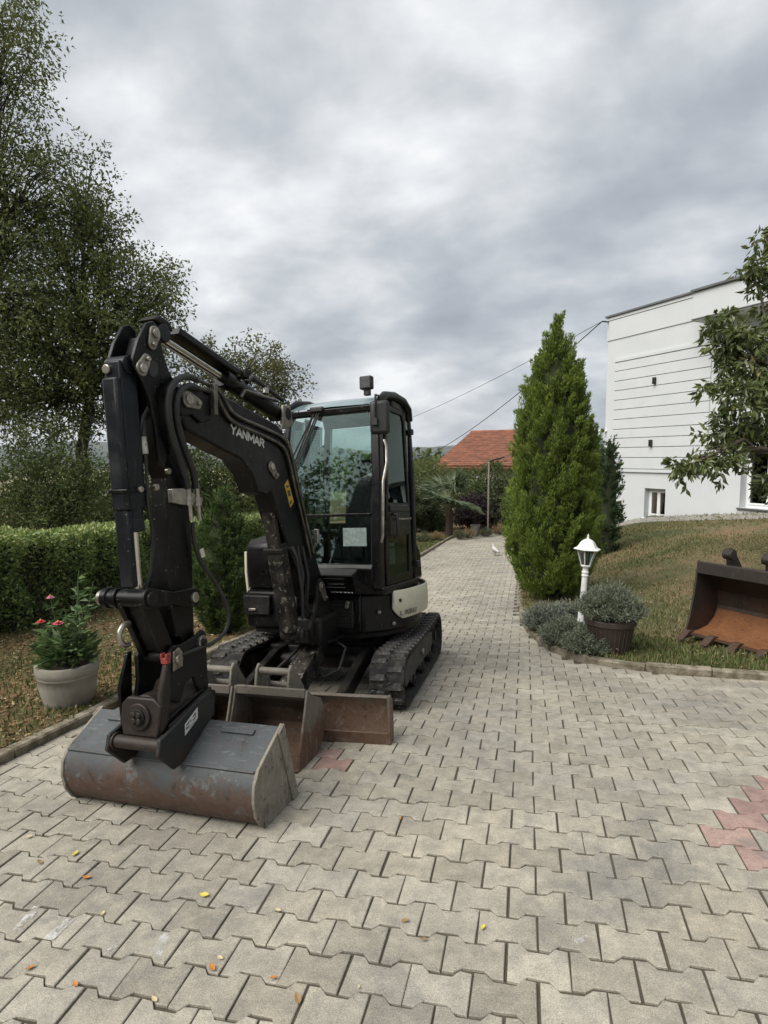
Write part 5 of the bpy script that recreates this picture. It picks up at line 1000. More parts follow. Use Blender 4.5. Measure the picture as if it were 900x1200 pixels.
obj('soil', MB().cyl((0, 0, hp_ * .84), (0, 0, hp_ * .88), ru * .87, 24), SOIL, pot)
lavender('lavender_bush', 'bushy grey-green lavender growing in the brown plastic pot', V(p[0], p[1], pz0 + hp_ * .86), .33, .36, 480, G_LAVG)

# ---- concrete pot with zinnias
p = on_ground(70, 831, bed_z); p = p + fw * .13; pz0 = float(bed_z(p[0], p[1])); ds = ((p - C) @ cf) / F; ru = 34 * ds; hp_ = 50 * ds
CONC = simple('cast_concrete', (.27, .25, .21), (.20, .185, .15), 6, .9, 0, .5, 50, .004, c3=(.14, .125, .095))
pot = empty('concrete_pot', (p[0], p[1], pz0)); tag(pot, 'grey cast concrete pot standing in the bed beside the kerb', 'pot')
n_ = 48; prof = [(.70, 0), (.74, .02), (.80, .16), (.86, .30), (.91, .50), (.94, .68), (.955, .70), (.965, .735), (.96, .76), (.985, .78), (1.0, .86), (1.0, .97), (.98, 1.0), (.88, 1.0), (.85, .92), (.4, .90)]
m = MB(); vs_ = []
for r_, z_ in prof:
    for k in range(n_):
        rb = 1 - (.045 if (k % 2 and .15 < z_ < .69) else 0); vs_.append((ru * r_ * rb * math.cos(k * 2 * math.pi / n_), ru * r_ * rb * math.sin(k * 2 * math.pi / n_), hp_ * z_))
m.add(vs_, [(i * n_ + k, i * n_ + (k + 1) % n_, (i + 1) * n_ + (k + 1) % n_, (i + 1) * n_ + k) for i in range(len(prof) - 1) for k in range(n_)] + [tuple(range(n_))[::-1], tuple(range((len(prof) - 1) * n_, len(prof) * n_))]); obj('pot_body', m, CONC, pot, smooth=50)
obj('soil', MB().cyl((0, 0, hp_ * .88), (0, 0, hp_ * .93), ru * .86, 24), SOIL, pot)
zn = empty('zinnia', (p[0], p[1], pz0 + hp_ * .92)); tag(zn, 'zinnia plant with three pink and red blooms in the concrete pot', 'flower')
m = MB(); P, D_ = [], []; tips = []
spots = [(-.10, .0, .44), (.02, -.08, .30), (-.16, -.02, .28), (.06, .06, .62), (.16, .06, .55), (.02, .1, .50), (-.02, .03, .36), (.10, -.02, .30), (-.08, .08, .30), (.0, -.05, .22), (.12, .02, .40), (-.12, -.08, .18), (.06, -.1, .2)]
for sx, sy, h_ in [(x * 1.2, y * 1.2, z * 1.12) for x, y, z in spots]:
    b0 = V(sx * .3, sy * .3, 0); tip = V(sx, sy, h_); m.tube([b0, b0 * .5 + tip * .5 + V(.01, 0, 0), tip], [.006, .005, .003], 5, False); tips.append(tip)
    for j in range(26):
        t = .12 + .84 * random.random(); a = random.random() * 6.283; P.append(b0 * (1 - t) + tip * t); D_.append((math.cos(a), math.sin(a), random.uniform(-.1, .8)))
for j in range(260):
    a = random.random() * 6.283; q = random.random() ** .5 * .17; P.append(V(math.cos(a) * q, math.sin(a) * q, random.random() * .20)); D_.append((math.cos(a), math.sin(a), random.uniform(0, .9)))
obj('stems', m, simple('green_stem', (.06, .10, .035), None, 9, .7), zn)['kind'] = 'stuff'; n = len(P); s_ = .6 + .7 * RNG.random(n); vs_, fs_ = leaf_quads(np.array(P), np.array(D_), 0.075 * 1.15 * s_, .034 * s_, .12); np_mesh('foliage', vs_, fs_, G_ZIN, zn, RNG.random(n))
PINK = simple('pink_petals', (.62, .11, .16), (.50, .08, .12), 40, .6); REDP = simple('red_petals', (.58, .07, .06), (.46, .05, .05), 40, .6); PALE = simple('pale_pink_petals', (.62, .24, .32), (.52, .18, .26), 40, .6); YEL = simple('flower_eye', (.45, .22, .05), None, 30, .7)
for (tip, mt_, lab, r_) in ((tips[0], PALE, 'pale pink bloom', .032), (tips[1], PINK, 'deep pink bloom', .042), (tips[2], REDP, 'red bloom', .036)):
    m = MB()
    for ring_, (n_, rr, zz, tilt) in enumerate(((12, 1.0, 0, .1), (9, .72, .006, .35), (6, .45, .011, .7))):
        for k in range(n_):
            a = (k + .5 * ring_) * 2 * math.pi / n_; d_ = V(math.cos(a), math.sin(a), 0); s2 = V(-math.sin(a), math.cos(a), 0); q = r_ * rr; m.add([tip + V(0, 0, zz), tip + d_ * q * .6 + s2 * q * .26 + V(0, 0, zz + tilt * q * .4), tip + d_ * q + V(0, 0, zz + tilt * q * .5), tip + d_ * q * .6 - s2 * q * .26 + V(0, 0, zz + tilt * q * .4)], [(0, 1, 2, 3)])
    fl = obj('flower', m, mt_, zn, smooth=0); fl['label'] = lab; obj('flower_eye', MB().lathe([(.002, .010), (r_ * .25, .012), (r_ * .18, .022), (.002, .026)], tip, 10), YEL, fl)

# ---- garden lamp
p = on_ground(681, 752, lawn_z) + fw * .05; ds = ((p - C) @ cf) / F; pz0 = float(lawn_z(p[0], p[1])); Ht = C[2] + (538 - 624) * ds - pz0
WHT = painted('white_lamp_paint', (.70, .71, .70), (.45, .44, .40), .5, .4, 14); lp_ = empty('garden_lamp', (p[0], p[1], pz0)); lp_.rotation_euler = (0, math.radians(3.0), .2); tag(lp_, 'white hexagonal lantern on a short white post beside the thuja', 'lamp')
zl = Ht - 39 * ds
obj('post', MB().lathe([(.052, -.08), (.052, .06), (.040, .12), (.031, zl * .6), (.029, zl * .88), (.036, zl * .885), (.036, zl * .90), (.030, zl * .905), (.030, zl * .925), (.036, zl * .93), (.036, zl * .945), (.028, zl * .95), (.028, zl), (.045, zl + .006), (.052, zl + .02), (.048, zl + .03)], n=20), WHT, lp_, smooth=30)
zb, zt = zl + .02, Ht - 17.5 * ds; rb, rt_ = 5.0 * ds, 11.3 * ds
LG = glass('lantern_glass', (.62, .66, .62), (.9, .9, .9), .12, .10)
for k in range(6):
    a, b = k * math.pi / 3, (k + 1) * math.pi / 3; A0, B0 = V(rb * math.cos(a), rb * math.sin(a), zb), V(rb * math.cos(b), rb * math.sin(b), zb); A1, B1 = V(rt_ * math.cos(a), rt_ * math.sin(a), zt), V(rt_ * math.cos(b), rt_ * math.sin(b), zt)
    obj('frame_bar', MB().tube([A0, A1], .006, 5), WHT, lp_); obj('pane', MB().add([A0 * .995, B0 * .995, B1 * .995, A1 * .995], [(0, 1, 2, 3)]), LG, lp_, smooth=0)
hexa = lambda pr: MB().lathe(pr, n=6)
obj('roof', hexa([(rt_ * .6, zt - .004), (15.6 * ds, zt - .006), (15.8 * ds, zt + .004), (12.0 * ds, zt + 2.2 * ds), (10.0 * ds, zt + 5.0 * ds), (8.8 * ds, zt + 7.4 * ds), (6.5 * ds, zt + 9.8 * ds), (3.2 * ds, zt + 11.6 * ds), (1.4 * ds, zt + 12.0 * ds)]), WHT, lp_, .004, 25)
obj('finial', MB().lathe([(.012, zt + 11.5 * ds), (.015, zt + 13 * ds), (.008, zt + 14 * ds), (.010, zt + 15.4 * ds), (.003, zt + 17.5 * ds)], n=12), WHT, lp_, smooth=50); obj('bulb', MB().lathe([(.012, zb), (.02, zb + .04), (.024, zb + .08), (.016, zb + .11), (.003, zb + .12)], n=12), simple('bulb_glass', (.6, .6, .56), None, 6, .3), lp_, smooth=60)

# ---- big rusty toothed bucket on the lawn
a_ = on_ground(806, 752, lawn_z); b_2 = on_ground(893, 768, lawn_z); wd = nrm((b_2 - a_) * V(1, 1, 0)); bkd = V(-wd[1], wd[0], 0)
bk = empty('excavator_bucket', (a_[0], a_[1], float(lawn_z(a_[0] + wd[0] * .6, a_[1] + wd[1] * .6)) + .03), math.atan2(wd[1], wd[0])); tag(bk, 'large rusty toothed excavator bucket lying open on the lawn', 'bucket')
ds = ((a_ - C) @ cf) / F; W_ = 1.25; H_ = 84 * ds
so_ = [(-.05, .0), (.12, -.006), (.30, .02), (.42, .10), (.48, .24), (.46, .40), (.36, .52), (.24, H_ - .1), (.13, H_ - .06), (.10, H_)]
si_ = [(.082, H_ - .004), (.115, H_ - .08), (.23, H_ - .125), (.345, .50), (.44, .39), (.46, .24), (.405, .115), (.29, .04), (.12, .014), (-.05, .02)]
obj('shell', MB().prism(so_ + si_, lambda a, b, t: V(t, a, b), 0, W_), M['big_rust'], bk, .004, 30)
obj('floor_rust', MB().prism([(-.02, .0215), (.12, .0165), (.285, .043), (.398, .118), (.445, .2), (.442, .203), (.394, .125), (.283, .048), (.12, .022), (-.02, .027)], lambda a, b, t: V(t, a, b), .02, W_ - .02), M['orange_rust'], bk, 0, 40)
sp_ = [(-.06, -.008), (.12, -.012), (.31, .012), (.435, .09), (.50, .24), (.475, .41), (.37, .535), (.24, H_ - .08), (.12, H_ + .012), (.085, H_ * .80), (.06, H_ * .55), (.005, H_ * .25)]
for x in (0, W_): obj('side_plate', MB().prism(sp_, lambda a, b, t: V(t, a, b), x - .010, x + .010), M['big_rust'], bk, .004)
obj('top_beam', MB().prism([(.07, H_ - .115), (.07, H_ + .004), (.13, H_ + .004), (.13, H_ - .115)], lambda a, b, t: V(t, a, b), .011, W_ - .011), M['big_rust'], bk, .008)
for k in range(6):
    x = .02 + k * (W_ - .04) / 5; tt = obj('tooth', MB().prism([(.02, .035), (-.05, .045), (-.16, -.015), (-.175, -.03), (-.05, -.02), (.02, -.01)], lambda a, b, t: V(x + t, a, b), -.036, .036), M['big_rust'], bk, .006)
for x in (.28, .64):
    obj('ear', MB().prism([(.16, H_ - .06), (.14, H_ + .05), (.10, H_ + .10), (.12, H_ + .155), (.16, H_ + .17), (.21, H_ + .14), (.36, H_ - .05), (.40, .45), (.30, .52)], lambda a, b, t: V(x + t, a, b), -.022, .022), M['big_rust'], bk, .006)
    obj('ear_boss', MB().cyl((x - .045, .155, H_ + .105), (x + .045, .155, H_ + .105), .05, 18), M['big_rust'], bk, .004)

# ================================================================== white house on the right
Hc = at(708, 538, 17.0); Hc[2] = 0; dF = nrm(ray(140, 538) * V(1, 1, 0)); dW = -dF; nW = nrm(V(-dW[1], dW[0], 0)); nW = nW if nW @ (C - Hc) > 0 else -nW
def H(w_, z, o=0): return Hc + dW * w_ + nW * o + V(0, 0, z)
def wl(px, py, o=0):
    d = ray(px, py); t = ((Hc + nW * o - C) @ nW) / (d @ nW); q = C + t * d; return ((q - Hc) @ dW, q[2])
STU = simple('white_stucco', (.53, .55, .555), (.495, .515, .52), 1.2, .85, 0, .25, 120, .003); PANEL = simple('white_cladding', (.535, .555, .56), (.50, .52, .525), 1.6, .7); COPE = simple('grey_metal_coping', (.13, .135, .14), (.17, .17, .175), 4, .45, .4); UPVC = simple('white_window_frame', (.72, .73, .73), (.68, .69, .69), 5, .4); DARKI = simple('dark_interior', (.02, .02, .022), None, 5, .9)
hs = empty('white_house', H(0, float(lawn_z(3, 14)))); hs.rotation_euler = (0, 0, 0); tag(hs, 'white rendered house with grooved cladding beyond the lawn', 'house'); hb_ = V(*hs.location)
def hpart(name, m, mat, parent=None, bevel=0): m.v = [tuple(np.asarray(p) - hb_) for p in m.v]; return obj(name, m, mat, parent or hs, bevel, 30)
def hbox(m, w0, w1, z0, z1, o0, o1):
    vs_ = [H(w_, z, o) for z in (z0, z1) for o in (o0, o1) for w_ in (w0, w1)]; return m.add(vs_, [(0, 2, 3, 1), (4, 5, 7, 6), (0, 1, 5, 4), (2, 6, 7, 3), (0, 4, 6, 2), (1, 3, 7, 5)])
ztop = wl(710, 374)[1]; zband = wl(710, 402)[1]; WE = 11.0; w834 = wl(834, 345)[0]
o1 = (wl(755.5, 573)[0], wl(780, 573)[0], wl(757, 606.5)[1], wl(757, 572)[1]); o2 = (wl(868, 560)[0], wl(868, 560)[0] + 1.5, wl(869, 595)[1], wl(869, 595)[1] + 1.35)
m = MB(); ws_ = sorted([0, WE, o1[0], o1[1], o2[0], o2[1]]); zs_ = sorted([-2.0, ztop, o1[2], o1[3], o2[2], o2[3]])
for i in range(5):
    for j in range(5):
        cw, cz_ = (ws_[i] + ws_[i + 1]) / 2, (zs_[j] + zs_[j + 1]) / 2
        if any(o_[0] < cw < o_[1] and o_[2] < cz_ < o_[3] for o_ in (o1, o2)): continue
        hbox(m, ws_[i], ws_[i + 1], zs_[j], zs_[j + 1], -.35, 0)
hbox(m, 0, WE, -2, ztop, -9, -.36); wall = hpart('wall', m, STU)
hpart('parapet_band', hbox(MB(), -.02, w834, zband + .03, ztop - .10, .001, .022), STU, wall, .004); hpart('parapet_band', hbox(MB(), -.02, w834, ztop - .085, ztop + .0, .001, .035), STU, wall, .004)
cop = hpart('coping', hbox(MB(), -.06, w834, ztop + .001, ztop + .055, -.45, .075), COPE, None, .006)
ys_g = [421.5, 425.8, 436, 447.5, 458.5, 469.6, 480.8, 492, 503.5, 514, 524.8, 536.3, 549, 553]; zg_ = [wl(719.5, y)[1] for y in ys_g]; wp0, wp1 = wl(719.5, 480)[0], wl(834, 480)[0] - .05
for i in range(len(zg_) - 1):
    hpart('cladding_panel', hbox(MB(), wp0, wp1, zg_[i + 1] + .009, zg_[i] - .009, .001, .03 if 0 < i < 12 else .045), PANEL, wall, .003)
# projecting terrace block
zu0, zu1 = wl(836, 371, .6)[1], wl(836, 336, .6)[1]
blk = hpart('terrace_block', hbox(MB(), w834 + .0, WE, zu0, zu1, .002, .6), STU, None, .01); hpart('coping', hbox(MB(), w834 - .03, WE, zu1 + .001, zu1 + .055, -.2, .66), COPE, blk, .006); hpart('drip_edge', hbox(MB(), w834 - .01, WE, zu0 + .03, zu0 + .05, .601, .625), COPE, blk)
def window(o_, name, sashes, rec=.16):
    w0, w1, z0, z1 = o_; fr = .06; f = hpart(name, hbox(hbox(hbox(hbox(MB(), w0, w1, z1 - fr, z1, -rec - .06, -rec), w0, w1, z0, z0 + fr, -rec - .06, -rec), w0, w0 + fr, z0 + fr, z1 - fr, -rec - .06, -rec), w1 - fr, w1, z0 + fr, z1 - fr, -rec - .06, -rec), UPVC, None, .004)
    n = sashes; ww = (w1 - w0 - 2 * fr) / n
    for k in range(n):
        a, b = w0 + fr + k * ww, w0 + fr + (k + 1) * ww; s_ = .045
        sh = hpart('sash', hbox(hbox(hbox(hbox(MB(), a + .003, b - .003, z1 - fr - s_, z1 - fr - .002, -rec - .04, -rec + .015), a + .003, b - .003, z0 + fr + .002, z0 + fr + s_, -rec - .04, -rec + .015), a + .003, a + s_, z0 + fr + s_, z1 - fr - s_, -rec - .04, -rec + .015), b - s_, b - .003, z0 + fr + s_, z1 - fr - s_, -rec - .04, -rec + .015), UPVC, f, .003)
        hpart('pane', hbox(MB(), a + s_, b - s_, z0 + fr + s_, z1 - fr - s_, -rec - .02, -rec - .012), M['window'], f)
    hpart('reveal_back', hbox(MB(), w0 - .02, w1 + .02, z0 - .02, z1 + .02, -.355, -.351), DARKI, f)
    hpart('sill', hbox(MB(), w0 - .04, w1 + .04, z0 - .035, z0 - .001, -.10, .05), UPVC if sashes == 2 else COPE, f, .004); return f
wf = window(o1, 'window', 2); hpart('curtain', hbox(hbox(MB(), o1[0] + .1, o1[0] + .22, o1[2] + .08, o1[3] - .08, -.28, -.26), o1[0] + .23, o1[0] + .30, o1[2] + .08, o1[3] - .08, -.27, -.255), simple('net_curtain', (.42, .42, .40), None, 9, .9), wf)
window(o2, 'window', 3, .20)
for px, py in ((769, 446), (764.5, 519)):
    w_, z = wl(px, py); hpart('wall_lamp', hbox(hbox(MB(), w_ - .035, w_ + .035, z - .09, z + .08, .031, .11), w_ - .02, w_ + .02, z - .03, z + .03, .02, .04), M['plastic'], None, .008)
w_, z = wl(709, 505); hpart('security_camera', hbox(hbox(MB(), w_ + .02, w_ + .09, z - .03, z + .03, .001, .04), w_ - .06, w_ + .05, z - .035, z + .03, .04, .20), UPVC, None, .015)
hpart('cable_bracket', MB().tube([H(.02, wl(712, 378)[1], .0), H(.02, wl(712, 378)[1], .25)], .02, 6), M['plastic'], None)
# gravel strip along the house foot
GRV = simple('gravel', (.40, .38, .34), (.26, .25, .22), 40, .9, 0, .8, 60, .02); nG = 2600; wg = .8 + 8 * RNG.random(nG); og = .08 + .55 * RNG.random(nG) ** .8; s_ = .022 + .03 * RNG.random(nG)
Pg = Hc + dW * wg[:, None] + nW * og[:, None]; Pg[:, 2] = lawn_z(Pg[:, 0], Pg[:, 1]) + .012; V8 = np.array([(x, y, z) for z in (-.5, .6) for y in (-1, 1) for x in (-1, 1)]) * V(.6, .5, .5); th = RNG.random(nG) * 6.28
Vg = (V8[None] * s_[:, None, None]); c_, s2 = np.cos(th)[:, None], np.sin(th)[:, None]; Vg = np.stack([Vg[..., 0] * c_ - Vg[..., 1] * s2, Vg[..., 0] * s2 + Vg[..., 1] * c_, Vg[..., 2]], -1) + Pg[:, None]
Fg = np.array([(0, 2, 3, 1), (4, 5, 7, 6), (0, 1, 5, 4), (2, 6, 7, 3), (0, 4, 6, 2), (1, 3, 7, 5)])[None] + (np.arange(nG) * 8)[:, None, None]
tag(np_mesh('gravel', Vg.reshape(-1, 3), Fg.reshape(-1, 4), GRV), 'pale gravel strip along the foot of the white house', 'gravel', kind='stuff')

# ================================================================== red-roofed house beyond the drive
E1, R1 = at(509, 546, 31), at(553, 507, 35); bdir = V(R1[0] - E1[0], R1[1] - E1[1], 0); bl_ = np.linalg.norm(bdir); bdir /= bl_; adir = V(bdir[1], -bdir[0], 0); ze, zr = E1[2], R1[2]
rh = empty('tiled_house', (E1[0], E1[1], -3.4)); tag(rh, 'low house with a red tiled roof far behind the palm', 'house'); rb_ = V(*rh.location)
def Q(a, b, z): return V(E1[0], E1[1], 0) + adir * a + bdir * b + V(0, 0, z) - rb_
TILE = simple('clay_tiles', (.26, .108, .064), (.18, .074, .046), 2.6, .9, 0, .4, 9, .03, c3=(.13, .08, .06), pos=(.4, .56)); PLA = simple('house_plaster', (.45, .40, .34), (.38, .34, .29), 3, .9); LR = 5.6; tb = 2 * bl_
obj('wall', MB().prism([(.5, -3.4), (.5, ze - .05), (bl_, zr - .4), (tb - .5, ze - .05), (tb - .5, -3.4)], lambda a, b, t: Q(t, a, b), .4, LR - .4), PLA, rh)
rf = obj('roof', MB().prism([(0, ze - .1), (0, ze), (bl_, zr), (tb, ze), (tb, ze - .1), (bl_, zr - .12)], lambda a, b, t: Q(t, a, b), 0, LR), TILE, rh)
nC = 20
for k in range(nC):                            # overlapping tile courses with scalloped edges
    t0_, t1_ = k / nC, (k + 1) / nC; xs_ = np.linspace(-.05, LR + .05, 150); lo_, hi_ = [], []
    for i, x in enumerate(xs_):
        wv = .028 * abs(math.sin(i * math.pi / 2 + .4)) ; jit = random.gauss(0, .006)
        lo_.append(Q(x, bl_ * t0_ - .04, ze + (zr - ze) * t0_ + .055 + wv + jit)); hi_.append(Q(x, bl_ * t1_, ze + (zr - ze) * t1_ + .012 + wv))
    obj('tile_course', MB().grid([lo_, hi_]).grid([[p - V(0, 0, .045) for p in lo_], lo_]), TILE, rf, smooth=0)
obj('ridge', MB().cyl(Q(-.05, bl_, zr + .03), Q(LR + .05, bl_, zr + .03), .10, 10), TILE, rf); obj('chimney', MB().box(Q(3.4, bl_ - .3, zr + .10), (.42, .42, .5)), simple('chimney_brick', (.14, .09, .075), None, 4, .9), rf)
obj('fascia', MB().prism([(-.02, ze - .16), (-.02, ze - .02), (bl_, zr - .02), (bl_, zr - .16)], lambda a, b, t: Q(t, a, b), -.04, -.0), UPVC, rh)
for a in (1.2, 3.6): wn = obj('window', MB().prism([(a, ze - 1.5), (a + 1, ze - 1.5), (a + 1, ze - .5), (a, ze - .5)], lambda a_, z, t: Q(a_, t, z), .46, .52), UPVC, rh); obj('pane', MB().prism([(a + .08, ze - 1.42), (a + .92, ze - 1.42), (a + .92, ze - .58), (a + .08, ze - .58)], lambda a_, z, t: Q(a_, t, z), .44, .455), DARKI, wn)

# ================================================================== planting at the far end of the drive
def far_pt(px, d): p = at(px, 538, d); return V(p[0], p[1], float(g(p[0], p[1])) + .04)
pm = far_pt(527, 20.0); palm = empty('fan_palm', pm); tag(palm, 'fan palm with drooping fronds at the far end of the drive', 'palm'); ds = 20.0 / F
zc_ = C[2] + (538 - 586) * ds - pm[2]
obj('trunk', MB().tube([(0, 0, -.1), (.01, 0, zc_ * .5), (0, 0, zc_)], [.13, .12, .10], 10), simple('palm_trunk', (.075, .052, .036), (.045, .032, .024), 14, .95, 0, .8, 30, .03), palm)
for k in range(40):
    a = k * 2.39996; e_ = -.30 + 1.65 * ((k * .618) % 1); L1 = random.uniform(.45, .75); d_ = V(math.cos(a) * math.cos(e_), math.sin(a) * math.cos(e_), math.sin(e_)); hub = V(0, 0, zc_) + d_ * L1; s2 = nrm(np.cross(d_, V(0, 0, 1))); u2 = np.cross(s2, d_)
    m = MB().tube([(0, 0, zc_), V(0, 0, zc_) + d_ * L1 * .5 + V(0, 0, .03), hub], [.012, .010, .008], 4); vs_, fs_, rn = list(m.v), [], []
    P, D_ = [], []
    for j in range(26):
        b = -1.9 + 3.8 * j / 25; D_.append(d_ * math.cos(b) + s2 * math.sin(b) - V(0, 0, .10 + .15 * random.random())); P.append(hub)
    lv, lf = leaf_quads(np.array(P), np.array(D_), 0.58 * (.85 + .25 * RNG.random(26)), .055, .05); fo = np_mesh('frond', lv, lf, G_PALM, palm, np.clip(.5 * random.random() + .5 * RNG.random(26), 0, 1)); obj('stalk', m, simple('frond_stalk', (.10, .12, .05), None, 5, .7) if k == 0 else STALK, fo)
    if k == 0: STALK = bpy.data.materials['frond_stalk']
def fshrub(px, py, d, r, mat, lab, n=320, L1=.09, W1=.05, sq=.9, grp=None):
    tree('shrub', lab, far_pt(px, d), [lobe(px, py, d, (r, r, r * sq)), lobe(px - r * 250 / d, py + r * 280 / d, d, (r * .8, r * .8, r * .6)), lobe(px + r * 250 / d, py + r * 260 / d, d, (r * .8, r * .8, r * .6))], n, 24, L1, W1, mat, BARK_D, .05, .16, .15, 'shrub', grp, twigs=False, shell=.7)
fshrub(484, 583, 21.5, .75, G_VAR, 'pale speckled shrub just right of the cab, left of the palm', 420)
fshrub(503, 605, 22, .5, G_DARK, 'dark low shrub at the left of the palm trunk')
fshrub(556, 597, 22, .55, G_PURP, 'purple-black leaved shrub to the right of the palm', 320)
fshrub(578, 575, 23, 1.0, G_DARK, 'dark tall shrub behind the solar lamp pole', 460, sq=1.1)
fshrub(604, 585, 22, 1.0, G_VAR, 'pale shrub between the lamp pole and the big thuja', 380)
fshrub(545, 575, 25, 1.2, G_DARK, 'dark shrub below the red roof, behind the palm', 360, sq=.7)
fshrub(500, 565, 27, 1.4, G_ROB, 'green bush in front of the fields, beside the cab', 420, sq=.7)
for k, (px, r) in enumerate(((497, .22), (512, .2), (540, .2), (550, .22), (570, .2), (585, .24), (598, .2))):
    d = 18.2 + .35 * (k % 3) + (.9 if px > 545 else 0); q = far_pt(px, d); lavender('border_plant', ('low pale green plant along the far kerb', 'low straw-coloured dry plant along the far kerb')[k % 2], q, r * 1.3, r * 1.5, 90, (G_VAR, G_LIT)[k % 2], 'plant', ('pale green plants along the far kerb', 'dry plants along the far kerb')[k % 2])
tp = far_pt(558, 19.8); ds = 19.8 / F; tub = empty('planter', tp); tag(tub, 'small grey concrete planter at the far end of the drive', 'planter'); obj('planter_body', MB().lathe([(.11, 0), (.12, .02), (.15, .30), (.165, .31), (.165, .35), (.14, .35), (.13, .30), (.05, .30)], n=20), CONC, tub, smooth=40); obj('soil', MB().cyl((0, 0, .30), (0, 0, .315), .13, 16), SOIL, tub)
obj('stake', MB().tube([(.0, 0, .3), (.01, 0, .75)], .012, 6), BARK, tub)
pp = far_pt(573, 20.6); ds = 20.6 / F; hz = C[2] + (538 - 541) * ds - pp[2]; pole = empty('solar_lamp', pp); tag(pole, 'thin pole with a tilted solar lamp head by the far shrubs', 'lamp')
obj('pole', MB().tube([(0, 0, -.1), (0, 0, hz)], .03, 8), simple('galvanised', (.34, .32, .26), None, 6, .5, .4), pole); obj('lamp_head', MB().box((.28, -.05, hz + .09), (.52, .24, .05), [nrm((1, 0, .28)), V(0, 1, 0), nrm((-.28, 0, 1))]), M['plastic'], pole, .01)

# ---- birds and a stone on the drive
bp_ = on_ground(580, 651); ds = ((bp_ - C) @ cf) / F
pg = empty('pigeon', bp_, 2.2); tag(pg, 'white and grey pigeon standing on the far part of the drive', 'pigeon')
k_ = 13.5 * ds / .30
FEA = simple('pale_feathers', (.52, .50, .47), (.40, .38, .36), 9, .8); FEG = simple('grey_feathers', (.20, .19, .18), (.28, .27, .25), 14, .8)
obj('body', MB().tube([V(*q) * k_ for q in ((-.17, 0, .10), (-.12, 0, .115), (-.06, 0, .13), (0, 0, .145), (.05, 0, .17), (.075, 0, .215), (.085, 0, .25), (.10, 0, .275), (.125, 0, .275), (.15, 0, .268))], [x * k_ for x in (.022, .035, .055, .068, .058, .036, .028, .032, .022, .005)], 12), FEA, pg, smooth=60)
for s_ in (-1, 1):
    obj('wing', MB().tube([V(*q) * k_ for q in ((.05, s_ * .052, .165), (0, s_ * .066, .155), (-.08, s_ * .055, .13), (-.17, s_ * .02, .115))], [x * k_ for x in (.012, .035, .026, .006)], 8), FEG, pg, smooth=60); obj('leg', MB().tube([V(*q) * k_ for q in ((0, s_ * .025, .09), (.01, s_ * .025, .04), (.0, s_ * .025, .004), (.03, s_ * .025, .004))], .006 * k_, 5), simple('bird_leg', (.35, .10, .08), None, 5, .7), pg)
q = on_ground(547, 627.5); st_ = obj('stone', MB().lathe([(.02, 0), (.11, .01), (.13, .05), (.09, .10), (.02, .12)], n=9), simple('white_stone', (.72, .70, .66), (.62, .6, .56), 8, .8), None, .02); st_.location = (q[0], q[1], q[2]); tag(st_, 'small white stone at the far edge of the drive', 'stone')
q = on_ground(877, 711, lawn_z)

# ---- fallen leaves
LF = {'orange': simple('orange_leaf', (.42, .16, .03), (.30, .11, .02), 30, .7), 'yellow': simple('yellow_leaf', (.55, .44, .06), (.42, .34, .05), 30, .7), 'brown': simple('brown_leaf', (.20, .12, .05), (.28, .19, .09), 30, .8), 'pale': simple('pale_leaf', (.50, .43, .26), (.40, .33, .18), 30, .8)}
for px, py, colr, sz in ((102, 1031, 'orange', .05), (36, 1139, 'orange', .042), (89, 1155, 'orange', .036), (249, 1136, 'orange', .044), (321, 1150, 'orange', .034), (469, 961, 'orange', .026), (240, 1051, 'yellow', .05), (88, 1003, 'yellow', .05), (566, 1091, 'yellow', .036), (47, 1013, 'brown', .045), (475, 1081, 'brown', .04), (497, 1105, 'brown', .03), (120, 1074, 'pale', .036), (181, 1174, 'pale', .036), (34, 982, 'pale', .04), (258, 1125, 'pale', .03), (420, 1160, 'pale', .02), (349, 1175, 'brown', .05), (326, 1069, 'pale', .035)):
    sz *= .82; q = on_ground(px, py); a = random.random() * 6.28; m = MB(); pr = [(0, 0), (.25, .2), (.5, .26), (.8, .14), (1, 0), (.8, -.14), (.5, -.26), (.25, -.2)]
    vs_ = [((x - .5) * sz, y * sz, .003 + .10 * sz * (abs(y) * 3) ** 2 + .10 * sz * (x - .5) ** 2 * 4) for x, y in pr] + [((x - .5) * sz, 0, .003 + .10 * sz * (x - .5) ** 2 * 4) for x in (.25, .5, .8)]
    m.add(vs_, [(0, 8, 1), (1, 8, 9, 2), (2, 9, 10, 3), (3, 10, 4), (0, 7, 8), (7, 6, 9, 8), (6, 5, 10, 9), (5, 4, 10)]); lf = obj('fallen_leaf', m, LF[colr], None, smooth=0); lf.location = (q[0], q[1], float(g(q[0], q[1])) + .004); lf.rotation_euler = (random.gauss(0, .12), random.gauss(0, .12), a)
    tag(lf, f'small {colr} fallen leaf lying on the pavers', 'leaf', f'{colr} leaves on the pavers')

# ---- overhead cables from the house corner
zc1 = wl(712, 378)[1]; A_ = H(.02, zc1, .25)
for end, sag, lab in ((at(430, 505, 60), .5, 'upper thin overhead cable from the house corner'), (at(470, 540, 60), 1.0, 'lower thick overhead cable from the house corner')):
    m = MB(); P = [A_ * (1 - t) + end * t - V(0, 0, sag * 4 * t * (1 - t)) for t in np.linspace(0, 1, 40)]; r_ = .008 if 'upper' in lab else .014; m.tube(P, list(np.linspace(r_, r_ * 1.6, 40)), 5); c_o = obj('power_cable', m, M['hose']); tag(c_o, lab, 'cable', 'overhead cables at the house corner')

